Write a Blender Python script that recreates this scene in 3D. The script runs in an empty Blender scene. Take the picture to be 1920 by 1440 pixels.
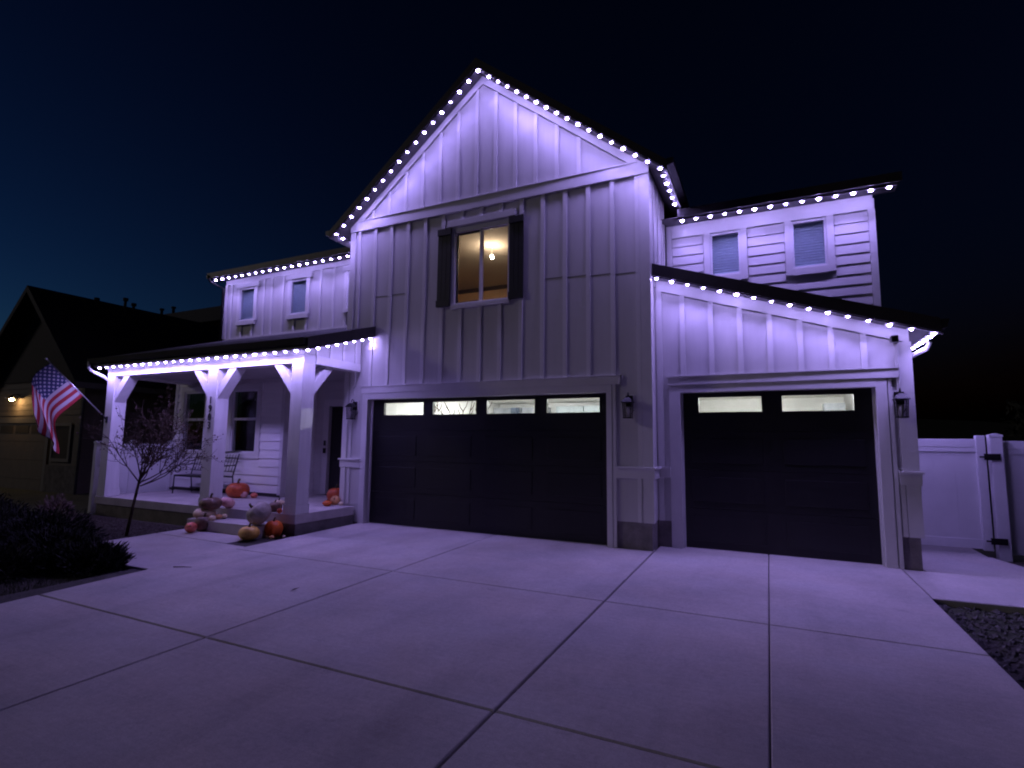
import bpy, bmesh, math, random
import numpy as np
from mathutils import Vector, Matrix

random.seed(7)
PI = math.pi
scene = bpy.context.scene
COL = scene.collection

LED_POWER, LED_CONE, LED_COL = 20.0, 106.0, (.41, .31, 1.0)       # the eave lamps
# ------------------------------------------------------------------ camera
CAM = np.array([7.198, -8.377, 1.609])
YAW, PITCH, ROLL, FPX = math.radians(25.60), math.radians(6.25), math.radians(0.67), 999.0
def cam_axes():
    cy, sy, cp, sp = math.cos(YAW), math.sin(YAW), math.cos(PITCH), math.sin(PITCH)
    f = np.array([-sy*cp, cy*cp, sp]); r = np.array([cy, sy, 0.0]); u = np.cross(r, f)
    cr, sr = math.cos(ROLL), math.sin(ROLL)
    return cr*r + sr*u, -sr*r + cr*u, f
AR, AU, AF = cam_axes()
cd = bpy.data.cameras.new('camera')
cam = bpy.data.objects.new('camera', cd); COL.objects.link(cam)
cd.sensor_fit = 'HORIZONTAL'; cd.sensor_width = 36.0; cd.lens = FPX/1920*36
cd.clip_start = 0.05; cd.clip_end = 3000
m = Matrix.Identity(4)
for i in range(3):
    m[i][0], m[i][1], m[i][2], m[i][3] = AR[i], AU[i], -AF[i], CAM[i]
cam.matrix_world = m
scene.camera = cam
# a pixel of the photograph is only a direction; where it lands comes from the plane it touches
def ray(u, v):
    return AR*((u-960)/FPX) - AU*((v-720)/FPX) + AF
def onY(u, v, y): d = ray(u, v); return CAM + d*((y-CAM[1])/d[1])
def onZ(u, v, z): d = ray(u, v); return CAM + d*((z-CAM[2])/d[2])
def depth(p): return float(np.dot(np.array(p)-CAM, AF))

# ------------------------------------------------------------------ world: late dusk, glow in the west (left)
w = bpy.data.worlds.new('World'); scene.world = w; w.use_nodes = True
nt = w.node_tree
sky = nt.nodes.new('ShaderNodeTexSky'); sky.sky_type = 'NISHITA'; sky.sun_disc = False
sky.sun_elevation = math.radians(-3.0)
sky.sun_rotation = math.radians(-104)
sky.altitude = 1300; sky.air_density = 1.0; sky.dust_density = 0.0; sky.ozone_density = 3.0
bg = nt.nodes['Background']; bg.inputs['Strength'].default_value = 0.15
gm = nt.nodes.new('ShaderNodeGamma'); gm.inputs[1].default_value = 1.6
tn = nt.nodes.new('ShaderNodeVectorMath'); tn.operation = 'MULTIPLY'; tn.inputs[1].default_value = (2.2, 4.8, 3.2)
nt.links.new(sky.outputs[0], gm.inputs[0]); nt.links.new(gm.outputs[0], tn.inputs[0]); nt.links.new(tn.outputs[0], bg.inputs[0])
vs = scene.view_settings
vs.view_transform = 'Standard'; vs.look = 'None'; vs.exposure = 0.0; vs.gamma = 1.0; vs.use_curve_mapping = False
scene.render.engine = 'CYCLES'
cy = scene.cycles
cy.max_bounces = 6; cy.diffuse_bounces = 4; cy.glossy_bounces = 3; cy.transparent_max_bounces = 12
cy.use_light_tree = True; cy.sample_clamp_indirect = 4.0; cy.caustics_reflective = False; cy.caustics_refractive = False
cy.filter_width = 2.0
try: cy.use_denoising = True; cy.denoiser = 'OPENIMAGEDENOISE'
except Exception: pass

sl = bpy.data.lights.new('night_fill', 'SUN'); sl.energy = 0.20; sl.angle = math.radians(6); sl.color = (1.0, .86, .84)  # added neutral fill on the lower walls, standing for moon and street light
so_ = bpy.data.objects.new('night_fill', sl); COL.objects.link(so_); so_.location = (-20, -12, 20)
so_.rotation_euler = Vector((.90, .44, -.36)).to_track_quat('-Z', 'Y').to_euler()

# ------------------------------------------------------------------ materials
MATS = {}
def mat(name, col, rough=0.6, metal=0.0, var=0.0, scale=8.0, bump=0.0, bscale=60.0, stretch=(1, 1, 1), col2=None,
        fine=0.0, spec=0.5):
    M = bpy.data.materials.new(name); M.use_nodes = True
    n = M.node_tree; b = n.nodes['Principled BSDF']; L = n.links.new
    b.inputs['Base Color'].default_value = (*col, 1); b.inputs['Roughness'].default_value = rough
    b.inputs['Metallic'].default_value = metal; b.inputs['Specular IOR Level'].default_value = spec
    if var or bump or fine:
        g = n.nodes.new('ShaderNodeNewGeometry'); mp = n.nodes.new('ShaderNodeMapping')
        mp.inputs['Scale'].default_value = stretch; L(g.outputs['Position'], mp.inputs['Vector'])
    if var:
        t = n.nodes.new('ShaderNodeTexNoise'); t.inputs['Scale'].default_value = scale; t.inputs['Detail'].default_value = 6
        t.inputs['Roughness'].default_value = 0.62
        L(mp.outputs[0], t.inputs['Vector'])
        r = n.nodes.new('ShaderNodeValToRGB')
        c2 = col2 or tuple(c*(1-var) for c in col); c1 = tuple(min(1, c*(1+var*0.6)) for c in col)
        r.color_ramp.elements[0].position = 0.32; r.color_ramp.elements[1].position = 0.68
        r.color_ramp.elements[0].color = (*c2, 1); r.color_ramp.elements[1].color = (*c1, 1)
        L(t.outputs['Fac'], r.inputs[0]); out = r.outputs[0]
        if fine:
            t2 = n.nodes.new('ShaderNodeTexNoise'); t2.inputs['Scale'].default_value = bscale; t2.inputs['Detail'].default_value = 4
            L(mp.outputs[0], t2.inputs['Vector'])
            mr = n.nodes.new('ShaderNodeMapRange'); mr.inputs['From Min'].default_value = .25; mr.inputs['From Max'].default_value = .75
            mr.inputs['To Min'].default_value = 1-fine; mr.inputs['To Max'].default_value = 1+fine
            L(t2.outputs['Fac'], mr.inputs['Value'])
            mx = n.nodes.new('ShaderNodeVectorMath'); mx.operation = 'MULTIPLY'
            L(out, mx.inputs[0]); L(mr.outputs[0], mx.inputs[1]); out = mx.outputs[0]
        L(out, b.inputs['Base Color'])
    if bump:
        tb = n.nodes.new('ShaderNodeTexNoise'); tb.inputs['Scale'].default_value = bscale; tb.inputs['Detail'].default_value = 5
        L(mp.outputs[0], tb.inputs['Vector'])
        bp = n.nodes.new('ShaderNodeBump'); bp.inputs['Strength'].default_value = bump; bp.inputs['Distance'].default_value = 0.01
        L(tb.outputs['Fac'], bp.inputs['Height']); L(bp.outputs[0], b.inputs['Normal'])
    MATS[name] = M
    return M
mat('siding', (.575, .565, .56), .55, var=.04, scale=2.2, bump=.25, bscale=26, stretch=(6, 6, .5))
mat('trim', (.69, .68, .675), .5, var=.05, scale=3, bump=.12, bscale=30)
mat('lap', (.61, .60, .595), .55, var=.06, scale=2.5, bump=.25, bscale=26, stretch=(.5, 6, 6))
mat('porch_lap_lit', (.86, .85, .84), .55, var=.05, scale=2.5, bump=.25, bscale=26, stretch=(.5, 6, 6))  # same boards as lap; brighter porch light put into the colour
mat('post_paint', (.72, .71, .71), .5, var=.08, scale=3, bump=.15, bscale=40, stretch=(4, 4, .6))
mat('dark_fascia', (.022, .018, .020), .55, var=.3, scale=9)
mat('soffit', (.10, .095, .10), .7, var=.12, scale=6)
mat('porch_ceiling', (.42, .41, .41), .7, var=.1, scale=5)
mat('shingle', (.020, .019, .021), .9, var=.5, scale=14, bump=.8, bscale=50)
mat('gutter_white', (.70, .70, .72), .35, var=.05, scale=5)
mat('gutter_dark', (.018, .016, .018), .4, var=.2, scale=5)
mat('garage_black', (.010, .0095, .012), .42, var=.25, scale=3, bump=.06, bscale=200)
mat('black_paint', (.014, .013, .016), .45, var=.3, scale=6, bump=.1, bscale=60)
mat('black_metal', (.012, .011, .013), .38, var=.3, scale=20)
def concrete_mat():
    M = mat('concrete', (.44, .40, .385), .80)
    n = M.node_tree; b = n.nodes['Principled BSDF']; L = n.links.new
    g = n.nodes.new('ShaderNodeNewGeometry')
    def noise(scale, stretch, detail=6, rough=.6):
        mp = n.nodes.new('ShaderNodeMapping'); mp.inputs['Scale'].default_value = stretch; L(g.outputs['Position'], mp.inputs['Vector'])
        t = n.nodes.new('ShaderNodeTexNoise'); t.inputs['Scale'].default_value = scale; t.inputs['Detail'].default_value = detail; t.inputs['Roughness'].default_value = rough
        L(mp.outputs[0], t.inputs['Vector']); return t.outputs['Fac']
    def rng(v, a, c, lo, hi):
        r = n.nodes.new('ShaderNodeMapRange'); r.inputs['From Min'].default_value = a; r.inputs['From Max'].default_value = c
        r.inputs['To Min'].default_value = lo; r.inputs['To Max'].default_value = hi; L(v, r.inputs['Value']); return r.outputs[0]
    def mul(a, c):
        q = n.nodes.new('ShaderNodeMath'); q.operation = 'MULTIPLY'; L(a, q.inputs[0]); L(c, q.inputs[1]); return q.outputs[0]
    big = rng(noise(.55, (1, 1, 1), 7, .65), .30, .70, .72, 1.14)          # broad weathering
    broom = rng(noise(7, (.35, 9, 1), 5, .7), .3, .7, .93, 1.06)           # broom drag across the slab
    trail = rng(noise(1.3, (1.6, .12, 1), 4, .5), .55, .72, 1.0, .86)      # tyre tracks running in
    spot = rng(noise(2.6, (1, 1, 1), 8, .75), .62, .72, 1.0, .72)          # damp and oil spots
    grit = rng(noise(110, (1, 1, 1), 3, .8), .25, .75, .80, 1.20)
    patch = rng(noise(24, (1, 1, 1), 4, .7), .3, .7, .90, 1.09)
    tot = mul(mul(mul(big, broom), mul(trail, spot)), mul(grit, patch))
    hue = n.nodes.new('ShaderNodeValToRGB'); hue.color_ramp.elements[0].color = (.50, .475, .475, 1); hue.color_ramp.elements[1].color = (.525, .475, .455, 1)
    hue.color_ramp.elements[0].position = .35; hue.color_ramp.elements[1].position = .65; L(noise(.8, (1, 1.4, 1), 4), hue.inputs[0])
    vm = n.nodes.new('ShaderNodeVectorMath'); vm.operation = 'MULTIPLY'; L(hue.outputs[0], vm.inputs[0]); L(tot, vm.inputs[1]); L(vm.outputs[0], b.inputs['Base Color'])
    bp = n.nodes.new('ShaderNodeBump'); bp.inputs['Strength'].default_value = .45; bp.inputs['Distance'].default_value = .006
    L(noise(90, (.25, 3, 1), 5, .7), bp.inputs['Height']); L(bp.outputs[0], b.inputs['Normal'])
concrete_mat()
mat('porch_concrete', (.53, .49, .48), .8, var=.2, scale=2.2, bump=.3, bscale=120, fine=.08)
mat('foundation', (.24, .22, .215), .9, var=.28, scale=5, bump=.7, bscale=60, fine=.12)
mat('joint', (.045, .04, .038), .95, var=.4, scale=12)
mat('soil', (.030, .022, .018), .95, var=.5, scale=9, bump=1.0, bscale=35)
mat('mulch', (.035, .024, .019), .9, var=.6, scale=25)
mat('gravel', (.085, .078, .075), .85, var=.55, scale=7)
mat('turf', (.035, .042, .018), .95, var=.5, scale=2.5, bump=1.0, bscale=50)
mat('grass', (.040, .055, .020), .8, var=.5, scale=3)
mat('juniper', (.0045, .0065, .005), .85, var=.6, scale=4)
mat('vinyl', (.80, .80, .81), .38, var=.05, scale=2.5, bump=.04, bscale=90)
mat('frame_white', (.74, .74, .75), .4, var=.04, scale=6)
mat('blind', (.66, .78, .80), .75, var=.08, scale=10)
mat('room_dark', (.012, .011, .012), .9)
mat('curtain', (.16, .15, .15), .9, var=.5, scale=9)
mat('garage_wall', (.73, .73, .70), .8, var=.12, scale=1.2)
mat('garage_ceiling', (.80, .80, .76), .8, var=.06, scale=1.5)
mat('storage_grey', (.36, .38, .41), .6, var=.3, scale=4)
mat('storage_pale', (.46, .52, .54), .6, var=.25, scale=3)
mat('storage_blue', (.10, .13, .19), .5, var=.3, scale=5)
mat('twig', (.13, .075, .055), .8, var=.4, scale=20)
mat('bedroom_wall', (.80, .56, .36), .85, var=.08, scale=2)
mat('bedroom_ceiling', (.50, .44, .38), .9, var=.05, scale=2)
mat('crown_dark', (.07, .045, .035), .6, var=.2, scale=8)
mat('bark', (.060, .038, .027), .9, var=.4, scale=20, bump=.6, bscale=60)
mat('twig_leaf', (.12, .075, .06), .85, var=.5, scale=9)
mat('tree_leaf', (.15, .10, .085), .8, var=.6, scale=4)
mat('far_leaf', (.020, .022, .016), .9, var=.4, scale=1)
mat('skyline_dark', (.010, .011, .010), 1.0, var=.4, scale=.05)
mat('neigh_siding', (.13, .11, .09), .8, var=.15, scale=3, bump=.3, bscale=30)
mat('neigh_trim', (.12, .115, .11), .7, var=.1, scale=3)
mat('neigh_stone', (.10, .095, .095), .9, var=.5, scale=6, bump=.8, bscale=20)
mat('neigh_door', (.085, .065, .045), .7, var=.2, scale=4)
mat('pole_metal', (.62, .62, .64), .28, metal=.8, var=.1, scale=9)
mat('rail_metal', (.08, .075, .085), .45, metal=.4, var=.1, scale=9)
mat('halo_white', (.62, .60, .64), .5)
mat('digit_black', (.012, .010, .016), .5)
mat('stem', (.12, .10, .05), .85, var=.4, scale=30)
for nm, c, c2 in (('orange', (.80, .17, .02), (.55, .09, .015)), ('rust', (.62, .12, .03), (.36, .055, .02)), ('cream', (.88, .72, .50), (.66, .50, .32)),
              ('yellow', (.86, .55, .12), (.50, .26, .05)), ('grey_green', (.40, .35, .30), (.24, .21, .18)), ('brown', (.20, .11, .07), (.08, .045, .035)),
              ('pink', (.80, .46, .40), (.58, .28, .26)), ('coral', (.80, .22, .13), (.55, .12, .08)), ('tan', (.72, .38, .15), (.48, .20, .07))):
    mat('gourd_'+nm, c, .48, var=.3, scale=9, col2=c2, bump=.25, bscale=35)

def emission(name, col, strength):
    M = bpy.data.materials.new(name); M.use_nodes = True
    n = M.node_tree; n.nodes.clear()
    e = n.nodes.new('ShaderNodeEmission'); o = n.nodes.new('ShaderNodeOutputMaterial')
    e.inputs[0].default_value = (*col, 1); e.inputs[1].default_value = strength
    n.links.new(e.outputs[0], o.inputs[0]); MATS[name] = M
    return M
emission('led', (.46, .36, 1.0), 130)
emission('garage_tube', (1.0, .985, .94), 540)
emission('bedroom_bulb', (1.0, .75, .50), 1050)
emission('neigh_bulb', (1.0, .58, .22), 260)

def glass(name, tint=(.9, .9, .9), gloss=.06):
    M = bpy.data.materials.new(name); M.use_nodes = True
    n = M.node_tree; n.nodes.clear(); L = n.links.new
    t = n.nodes.new('ShaderNodeBsdfTransparent'); t.inputs[0].default_value = (*tint, 1)
    g = n.nodes.new('ShaderNodeBsdfGlossy'); g.inputs['Roughness'].default_value = .03
    lw = n.nodes.new('ShaderNodeLayerWeight'); lw.inputs[0].default_value = .5
    pw = n.nodes.new('ShaderNodeMath'); pw.operation = 'POWER'; pw.inputs[1].default_value = 5.0; L(lw.outputs['Facing'], pw.inputs[0])
    ma = n.nodes.new('ShaderNodeMath'); ma.operation = 'MULTIPLY_ADD'; ma.inputs[1].default_value = .92; ma.inputs[2].default_value = gloss; L(pw.outputs[0], ma.inputs[0])
    mx = n.nodes.new('ShaderNodeMixShader'); o = n.nodes.new('ShaderNodeOutputMaterial')
    L(ma.outputs[0], mx.inputs[0]); L(t.outputs[0], mx.inputs[1]); L(g.outputs[0], mx.inputs[2]); L(mx.outputs[0], o.inputs[0])
    MATS[name] = M
glass('pane_glass', (.88, .9, .92)); glass('seeded_glass', (.80, .78, .80)); glass('tinted_pane', (.80, .82, .80), .012)

# flag cloth: stripes, canton and stars by the cloth's own UV
def flag_material():
    M = bpy.data.materials.new('flag_cloth'); M.use_nodes = True
    n = M.node_tree; b = n.nodes['Principled BSDF']; L = n.links.new
    b.inputs['Roughness'].default_value = .8
    uv = n.nodes.new('ShaderNodeUVMap'); sp = n.nodes.new('ShaderNodeSeparateXYZ'); L(uv.outputs[0], sp.inputs[0])
    def mth(op, a, c=None):
        q = n.nodes.new('ShaderNodeMath'); q.operation = op
        for i, z in enumerate((a, c)):
            if z is None: continue
            if isinstance(z, (int, float)): q.inputs[i].default_value = z
            else: L(z, q.inputs[i])
        return q.outputs[0]
    U, V = sp.outputs[0], sp.outputs[1]                 # U along the fly, V 0 = lower edge .. 1 = top edge
    red = mth('LESS_THAN', mth('MODULO', mth('MULTIPLY', V, 13.0), 2.0), 1.0)
    can = mth('MULTIPLY', mth('LESS_THAN', U, .40), mth('GREATER_THAN', V, 6/13))
    su = mth('MULTIPLY', mth('DIVIDE', U, .40), 11.0); sv = mth('MULTIPLY', mth('DIVIDE', mth('SUBTRACT', V, 6/13), 7/13), 9.0)
    fu, fv = mth('FLOOR', su), mth('FLOOR', sv)
    even = mth('LESS_THAN', mth('MODULO', mth('ADD', fu, fv), 2.0), .5)
    du = mth('SUBTRACT', mth('SUBTRACT', su, fu), .5); dv = mth('SUBTRACT', mth('SUBTRACT', sv, fv), .5)
    ang = mth('ARCTAN2', du, dv); rr = mth('SQRT', mth('ADD', mth('MULTIPLY', du, du), mth('MULTIPLY', dv, dv)))
    lim = mth('ADD', mth('MULTIPLY', mth('COSINE', mth('MULTIPLY', ang, 5.0)), .14), .36)
    star = mth('MULTIPLY', even, mth('LESS_THAN', rr, lim))
    def mix(f, a, c):
        q = n.nodes.new('ShaderNodeMix'); q.data_type = 'RGBA'; L(f, q.inputs[0])
        for i, z in ((6, a), (7, c)):
            if isinstance(z, tuple): q.inputs[i].default_value = (*z, 1)
            else: L(z, q.inputs[i])
        return q.outputs[2]
    c = mix(red, (.50, .46, .47), (.33, .014, .025))
    c = mix(can, c, mix(star, (.012, .018, .085), (.45, .44, .46)))
    L(c, b.inputs['Base Color'])
    b.inputs['Transmission Weight'].default_value = 0
    MATS['flag_cloth'] = M
flag_material()

# ------------------------------------------------------------------ builders
WLOC = {}
def reg(o, loc, parent):
    COL.objects.link(o)
    if parent is not None:
        o.parent = parent; o.location = Vector(loc) - WLOC[parent.name]
    else:
        o.location = Vector(loc)
    WLOC[o.name] = Vector(loc)
def tag(o, label=None, cat=None, group=None, kind=None):
    if label: o['label'] = label
    if cat: o['category'] = cat
    if group: o['group'] = group
    if kind: o['kind'] = kind
    return o
def thing(name, loc, label, cat, group=None):
    o = bpy.data.objects.new(name, None); o.empty_display_size = .1
    reg(o, loc, None); return tag(o, label, cat, group)

class MB:
    def __init__(s): s.v = []; s.f = []
    def add(s, vs, fs):
        b = len(s.v); s.v += [tuple(map(float, p)) for p in vs]; s.f += [tuple(b+i for i in f) for f in fs]; return s
    def box(s, x0, x1, y0, y1, z0, z1):
        return s.add([(x0, y0, z0), (x1, y0, z0), (x1, y1, z0), (x0, y1, z0), (x0, y0, z1), (x1, y0, z1), (x1, y1, z1), (x0, y1, z1)],
                     [(0, 3, 2, 1), (4, 5, 6, 7), (0, 1, 5, 4), (1, 2, 6, 5), (2, 3, 7, 6), (3, 0, 4, 7)])
    def prism(s, pts, axis, a0, a1):
        # pts: 2D outline in the other two axes (kept in x,y,z order), extruded along axis
        n = len(pts)
        def P(p, a):
            return {'x': (a, p[0], p[1]), 'y': (p[0], a, p[1]), 'z': (p[0], p[1], a)}[axis]
        return s.add([P(p, a0) for p in pts] + [P(p, a1) for p in pts],
                     [tuple(range(n)), tuple(reversed(range(n, 2*n)))] + [(i, (i+1) % n, n+(i+1) % n, n+i) for i in range(n)])
    def tube(s, path, r, n=6, cap=True):
        path = [Vector(p) for p in path]; N = len(path)
        rs = r if isinstance(r, (list, tuple)) else [r]*N
        vs = []; up = None
        for i, p in enumerate(path):
            t = (path[min(i+1, N-1)] - path[max(i-1, 0)]).normalized()
            if up is None: up = Vector((0, 0, 1)) if abs(t.z) < .9 else Vector((1, 0, 0))
            a = t.cross(up); a = a.normalized() if a.length > 1e-6 else Vector((1, 0, 0)); bb = a.cross(t).normalized(); up = bb
            for k in range(n):
                q = p + (a*math.cos(2*PI*k/n) + bb*math.sin(2*PI*k/n))*rs[i]; vs.append(tuple(q))
        fs = [(i*n+k, i*n+(k+1) % n, (i+1)*n+(k+1) % n, (i+1)*n+k) for i in range(N-1) for k in range(n)]
        if cap: fs += [tuple(reversed(range(n))), tuple((N-1)*n+k for k in range(n))]
        return s.add(vs, fs)
    def lathe(s, prof, c, n=16, axis=Vector((0, 0, 1))):
        vs = []
        for r, z in prof:
            for k in range(n): vs.append((c[0]+r*math.cos(2*PI*k/n), c[1]+r*math.sin(2*PI*k/n), c[2]+z))
        N = len(prof)
        fs = [(i*n+k, i*n+(k+1) % n, (i+1)*n+(k+1) % n, (i+1)*n+k) for i in range(N-1) for k in range(n)]
        fs += [tuple(reversed(range(n))), tuple((N-1)*n+k for k in range(n))]
        return s.add(vs, fs)
    def build(s, name, material, parent=None, smooth=False, kind=None, bevel=0, label=None):
        V = np.array(s.v); lo, hi = V.min(0), V.max(0)
        org = np.array([(lo[0]+hi[0])/2, (lo[1]+hi[1])/2, lo[2]])
        me = bpy.data.meshes.new(name); me.from_pydata([tuple(p) for p in V-org], [], s.f)
        bm = bmesh.new(); bm.from_mesh(me); bmesh.ops.recalc_face_normals(bm, faces=bm.faces); bm.to_mesh(me); bm.free()
        if smooth:
            for p in me.polygons: p.use_smooth = True
        me.materials.append(MATS[material])
        o = bpy.data.objects.new(name, me); reg(o, org, parent)
        if bevel:
            bv = o.modifiers.new('edge', 'BEVEL'); bv.width = bevel; bv.segments = 2; bv.limit_method = 'ANGLE'
        return tag(o, label=label, kind=kind)
def bx(name, m, par, x0, x1, y0, y1, z0, z1, bevel=0, **k):
    return MB().box(x0, x1, y0, y1, z0, z1).build(name, m, par, bevel=bevel, **k)
def struct(o): o['kind'] = 'structure'; return o

# ------------------------------------------------------------------ ground, driveway, paths
SL = 0.0125
def gz(y): return SL*max(min(y, 0), -11)
g = MB(); ys = [-400, -11, 0, 400]; xs = [-500, 500]
g.add([(x, y, gz(y)-.085) for y in ys for x in xs], [(0, 1, 3, 2), (2, 3, 5, 4), (4, 5, 7, 6)])
ground = struct(g.build('ground', 'turf'))

def slab_mesh(poly, top=0.0, thick=.11, ch=.008, name='slab', material='concrete', parent=None):
    # poly: list of (x, y) ccw; chamfered top edge, follows the fall of the drive
    n = len(poly); c = np.mean(poly, 0); P = np.array(poly, float)
    ins = []
    for i in range(n):
        a, b, d = P[i-1], P[i], P[(i+1) % n]
        e1 = (b-a)/np.linalg.norm(b-a); e2 = (d-b)/np.linalg.norm(d-b)
        n1 = np.array([-e1[1], e1[0]]); n2 = np.array([-e2[1], e2[0]])
        q = n1+n2; q = q/np.dot(q, n1); ins.append(b+q*ch)
    z = lambda p, dz: SL*p[1] + top + dz
    vs = [(p[0], p[1], z(p, -thick)) for p in P] + [(p[0], p[1], z(p, -ch)) for p in P] + [(p[0], p[1], z(p, 0)) for p in ins]
    fs = [tuple(reversed(range(n)))] + [(i, (i+1) % n, n+(i+1) % n, n+i) for i in range(n)]
    fs += [(n+i, n+(i+1) % n, 2*n+(i+1) % n, 2*n+i) for i in range(n)] + [tuple(range(2*n, 3*n))]
    return MB().add(vs, fs).build(name, material, parent)

drive = MB()
drive.add([(-.3, -10.6, SL*-10.6-.03), (8.72, -10.6, SL*-10.6-.03), (8.72, .7, SL*.7-.03), (-.3, .7, SL*.7-.03)], [(0, 1, 2, 3)])
driveway = struct(drive.build('driveway', 'joint'))
def left_edge(y): return -.12 + max(0, -2.5-y)*.085
XC = [None, 2.834, 5.586, 7.147, 8.735]; JX = {1: .008, 2: .009, 3: .0045, 4: .002}; JY = {0: .006, 1: .007, 2: .0085, 3: .008, 4: 0}; YR = [.0, -2.72, -5.22, -7.75, -10.4]
for ci in range(4):
    for ri in range(4):
        y1, y0 = YR[ri]-JY[ri], YR[ri+1]+JY[ri+1]
        if ri == 0: y1 = .16 if ci < 2 else .60
        x1 = XC[ci+1]-JX[ci+1]
        if ci == 0:
            poly = [(left_edge(y0), y0), (x1, y0), (x1, y1), (left_edge(y1), y1)]
            if ri == 0: poly = [(left_edge(y0), y0), (x1, y0), (x1, y1), (-.13, y1)]
        else:
            x0 = XC[ci]+JX[ci]; poly = [(x0, y0), (x1, y0), (x1, y1), (x0, y1)]
        slab_mesh(poly, parent=driveway)
walkway = struct(MB().add([(-2.46, -4.0, -.085), (-.13, -4.0, -.085), (-.13, -1.8, -.055), (-2.46, -1.8, -.055)], [(0, 1, 2, 3)]).build('walkway', 'joint'))
slab_mesh([(-2.48, -4.03), (left_edge(-4.03)-.012, -4.03), (-.132, -2.53), (-2.48, -2.46)], top=-.004, parent=walkway)
slab_mesh([(-2.48, -2.44), (-.62, -2.49), (-.62, -1.55), (-2.48, -1.55)], top=-.004, parent=walkway)
side_path = struct(MB().add([(8.76, -.9, -.09), (10.3, -.9, -.09), (10.3, 2.6, -.06), (8.76, 2.6, -.06)], [(0, 1, 2, 3)]).build('side_path', 'joint'))
slab_mesh([(8.752, -.98), (10.62, -.86), (10.62, .3), (10.1, 1.9), (9.0, 1.9), (9.0, .45), (8.752, .45)], top=-.01, parent=side_path)
slab_mesh([(9.0, 1.915), (10.1, 1.915), (10.1, 4.0), (9.0, 4.0)], top=-.035, parent=side_path)

hl = MB(); hv = []; rh = random.Random(31); nH = 60
for i in range(nH+1):
    a = math.radians(-75 + 130*i/nH); R0 = 190; x, y = 7+R0*math.sin(a), -8+R0*math.cos(a)
    hgt = 6.5 + 2.6*math.sin(i*.31+1) + 1.2*math.sin(i*.83) + rh.uniform(-.25, .25)
    hv += [(x, y, -1), (x*1.02, y*1.02, hgt), (x*1.25, y*1.25, -1)]
hl.add(hv, [q for i in range(nH) for q in ((3*i, 3*i+3, 3*i+4, 3*i+1), (3*i+1, 3*i+4, 3*i+5, 3*i+2))])
struct(hl.build('skyline_mask', 'skyline_dark'))  # dark horizon mass, added to cover the reddish band low in the sky
# mulch beds, gravel, grass (uncountable)
def scatter_chips(name, n, area, size, material, label, cat, zoff=-.07, flat=.45, seed=1):
    rnd = random.Random(seed); mb = MB()
    for _ in range(n):
        x, y = area(rnd); s = size*rnd.uniform(.5, 1.5); a = rnd.uniform(0, PI); z = gz(y)+zoff
        ca, sa = math.cos(a), math.sin(a); L_, W_, H_ = s, s*rnd.uniform(.35, .8), s*flat*rnd.uniform(.6, 1.2)
        pts = []
        for (px, py, pz) in ((-1, -.6, 0), (.9, -1, 0), (1, .8, 0), (-.7, 1, 0), (rnd.uniform(-.3, .3), rnd.uniform(-.3, .3), 1)):
            qx, qy = px*L_, py*W_; pts.append((x+ca*qx-sa*qy, y+sa*qx+ca*qy, z+pz*H_-.2*H_))
        mb.add(pts, [(0, 1, 4), (1, 2, 4), (2, 3, 4), (3, 0, 4)])
    o = mb.build(name, material, kind='stuff'); return tag(o, label, cat)
def area_mulch(r):
    while True:
        x, y = r.uniform(-6.6, -2.52), r.uniform(-4.6, -1.62)
        return x, y
struct(MB().add([(-7.5, -6.5, gz(-6.5)-.075), (.3, -6.5, gz(-6.5)-.075), (.3, -1.5, gz(-1.5)-.075), (-7.5, -1.5, gz(-1.5)-.075)], [(0, 1, 2, 3)]).build('planting_bed', 'soil'))
struct(MB().add([(8.6, -7, gz(-7)-.07), (14, -7, gz(-7)-.07), (14, 2.2, gz(2.2)-.07), (8.6, 2.2, gz(2.2)-.07)], [(0, 1, 2, 3)]).build('side_bed', 'soil'))
scatter_chips('mulch_chips', 5200, area_mulch, .028, 'mulch', 'dark bark mulch spread before the porch', 'mulch', seed=3)
scatter_chips('mulch_chips', 420, lambda r: (r.uniform(-.6, -.15), r.uniform(-2.5, -1.62)), .024, 'mulch', 'small patch of dark mulch in the corner by the porch step', 'mulch', seed=4)
def area_grav(r):
    return r.uniform(8.76, 12.5), r.uniform(-5.5, -.95)
scatter_chips('gravel_stones', 6000, area_grav, .024, 'gravel', 'dark gravel bed along the far side of the driveway', 'gravel', flat=.7, seed=5)
def grass(n):
    rnd = random.Random(9); mb = MB()
    for _ in range(n):
        y = rnd.uniform(-7.5, -4.4); x = left_edge(y)-.03-abs(rnd.gauss(0, .9)); z = gz(y)-.08
        h = rnd.uniform(.03, .075); a = rnd.uniform(0, 2*PI); lx, ly = rnd.gauss(0, .02), rnd.gauss(0, .02)
        mb.add([(x-.003*math.cos(a), y-.003*math.sin(a), z), (x+.003*math.cos(a), y+.003*math.sin(a), z), (x+lx, y+ly, z+h)], [(0, 1, 2)])
    return tag(mb.build('lawn_grass', 'grass', kind='stuff'), 'dark lawn grass edging the concrete', 'grass')
grass(9000)

# ------------------------------------------------------------------ the house
XL, XR = -.607, 5.581; XM = (XL+XR)/2
house = thing('house', (2.5, 0, 0), 'white board and batten farmhouse with black garage doors and a covered porch', 'house')
H = house
T = .14                                   # wall thickness
GS = .806                                 # gable slope
def soff(x): return 8.625 - GS*abs(x-2.497)      # underside of the gable roof

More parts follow.
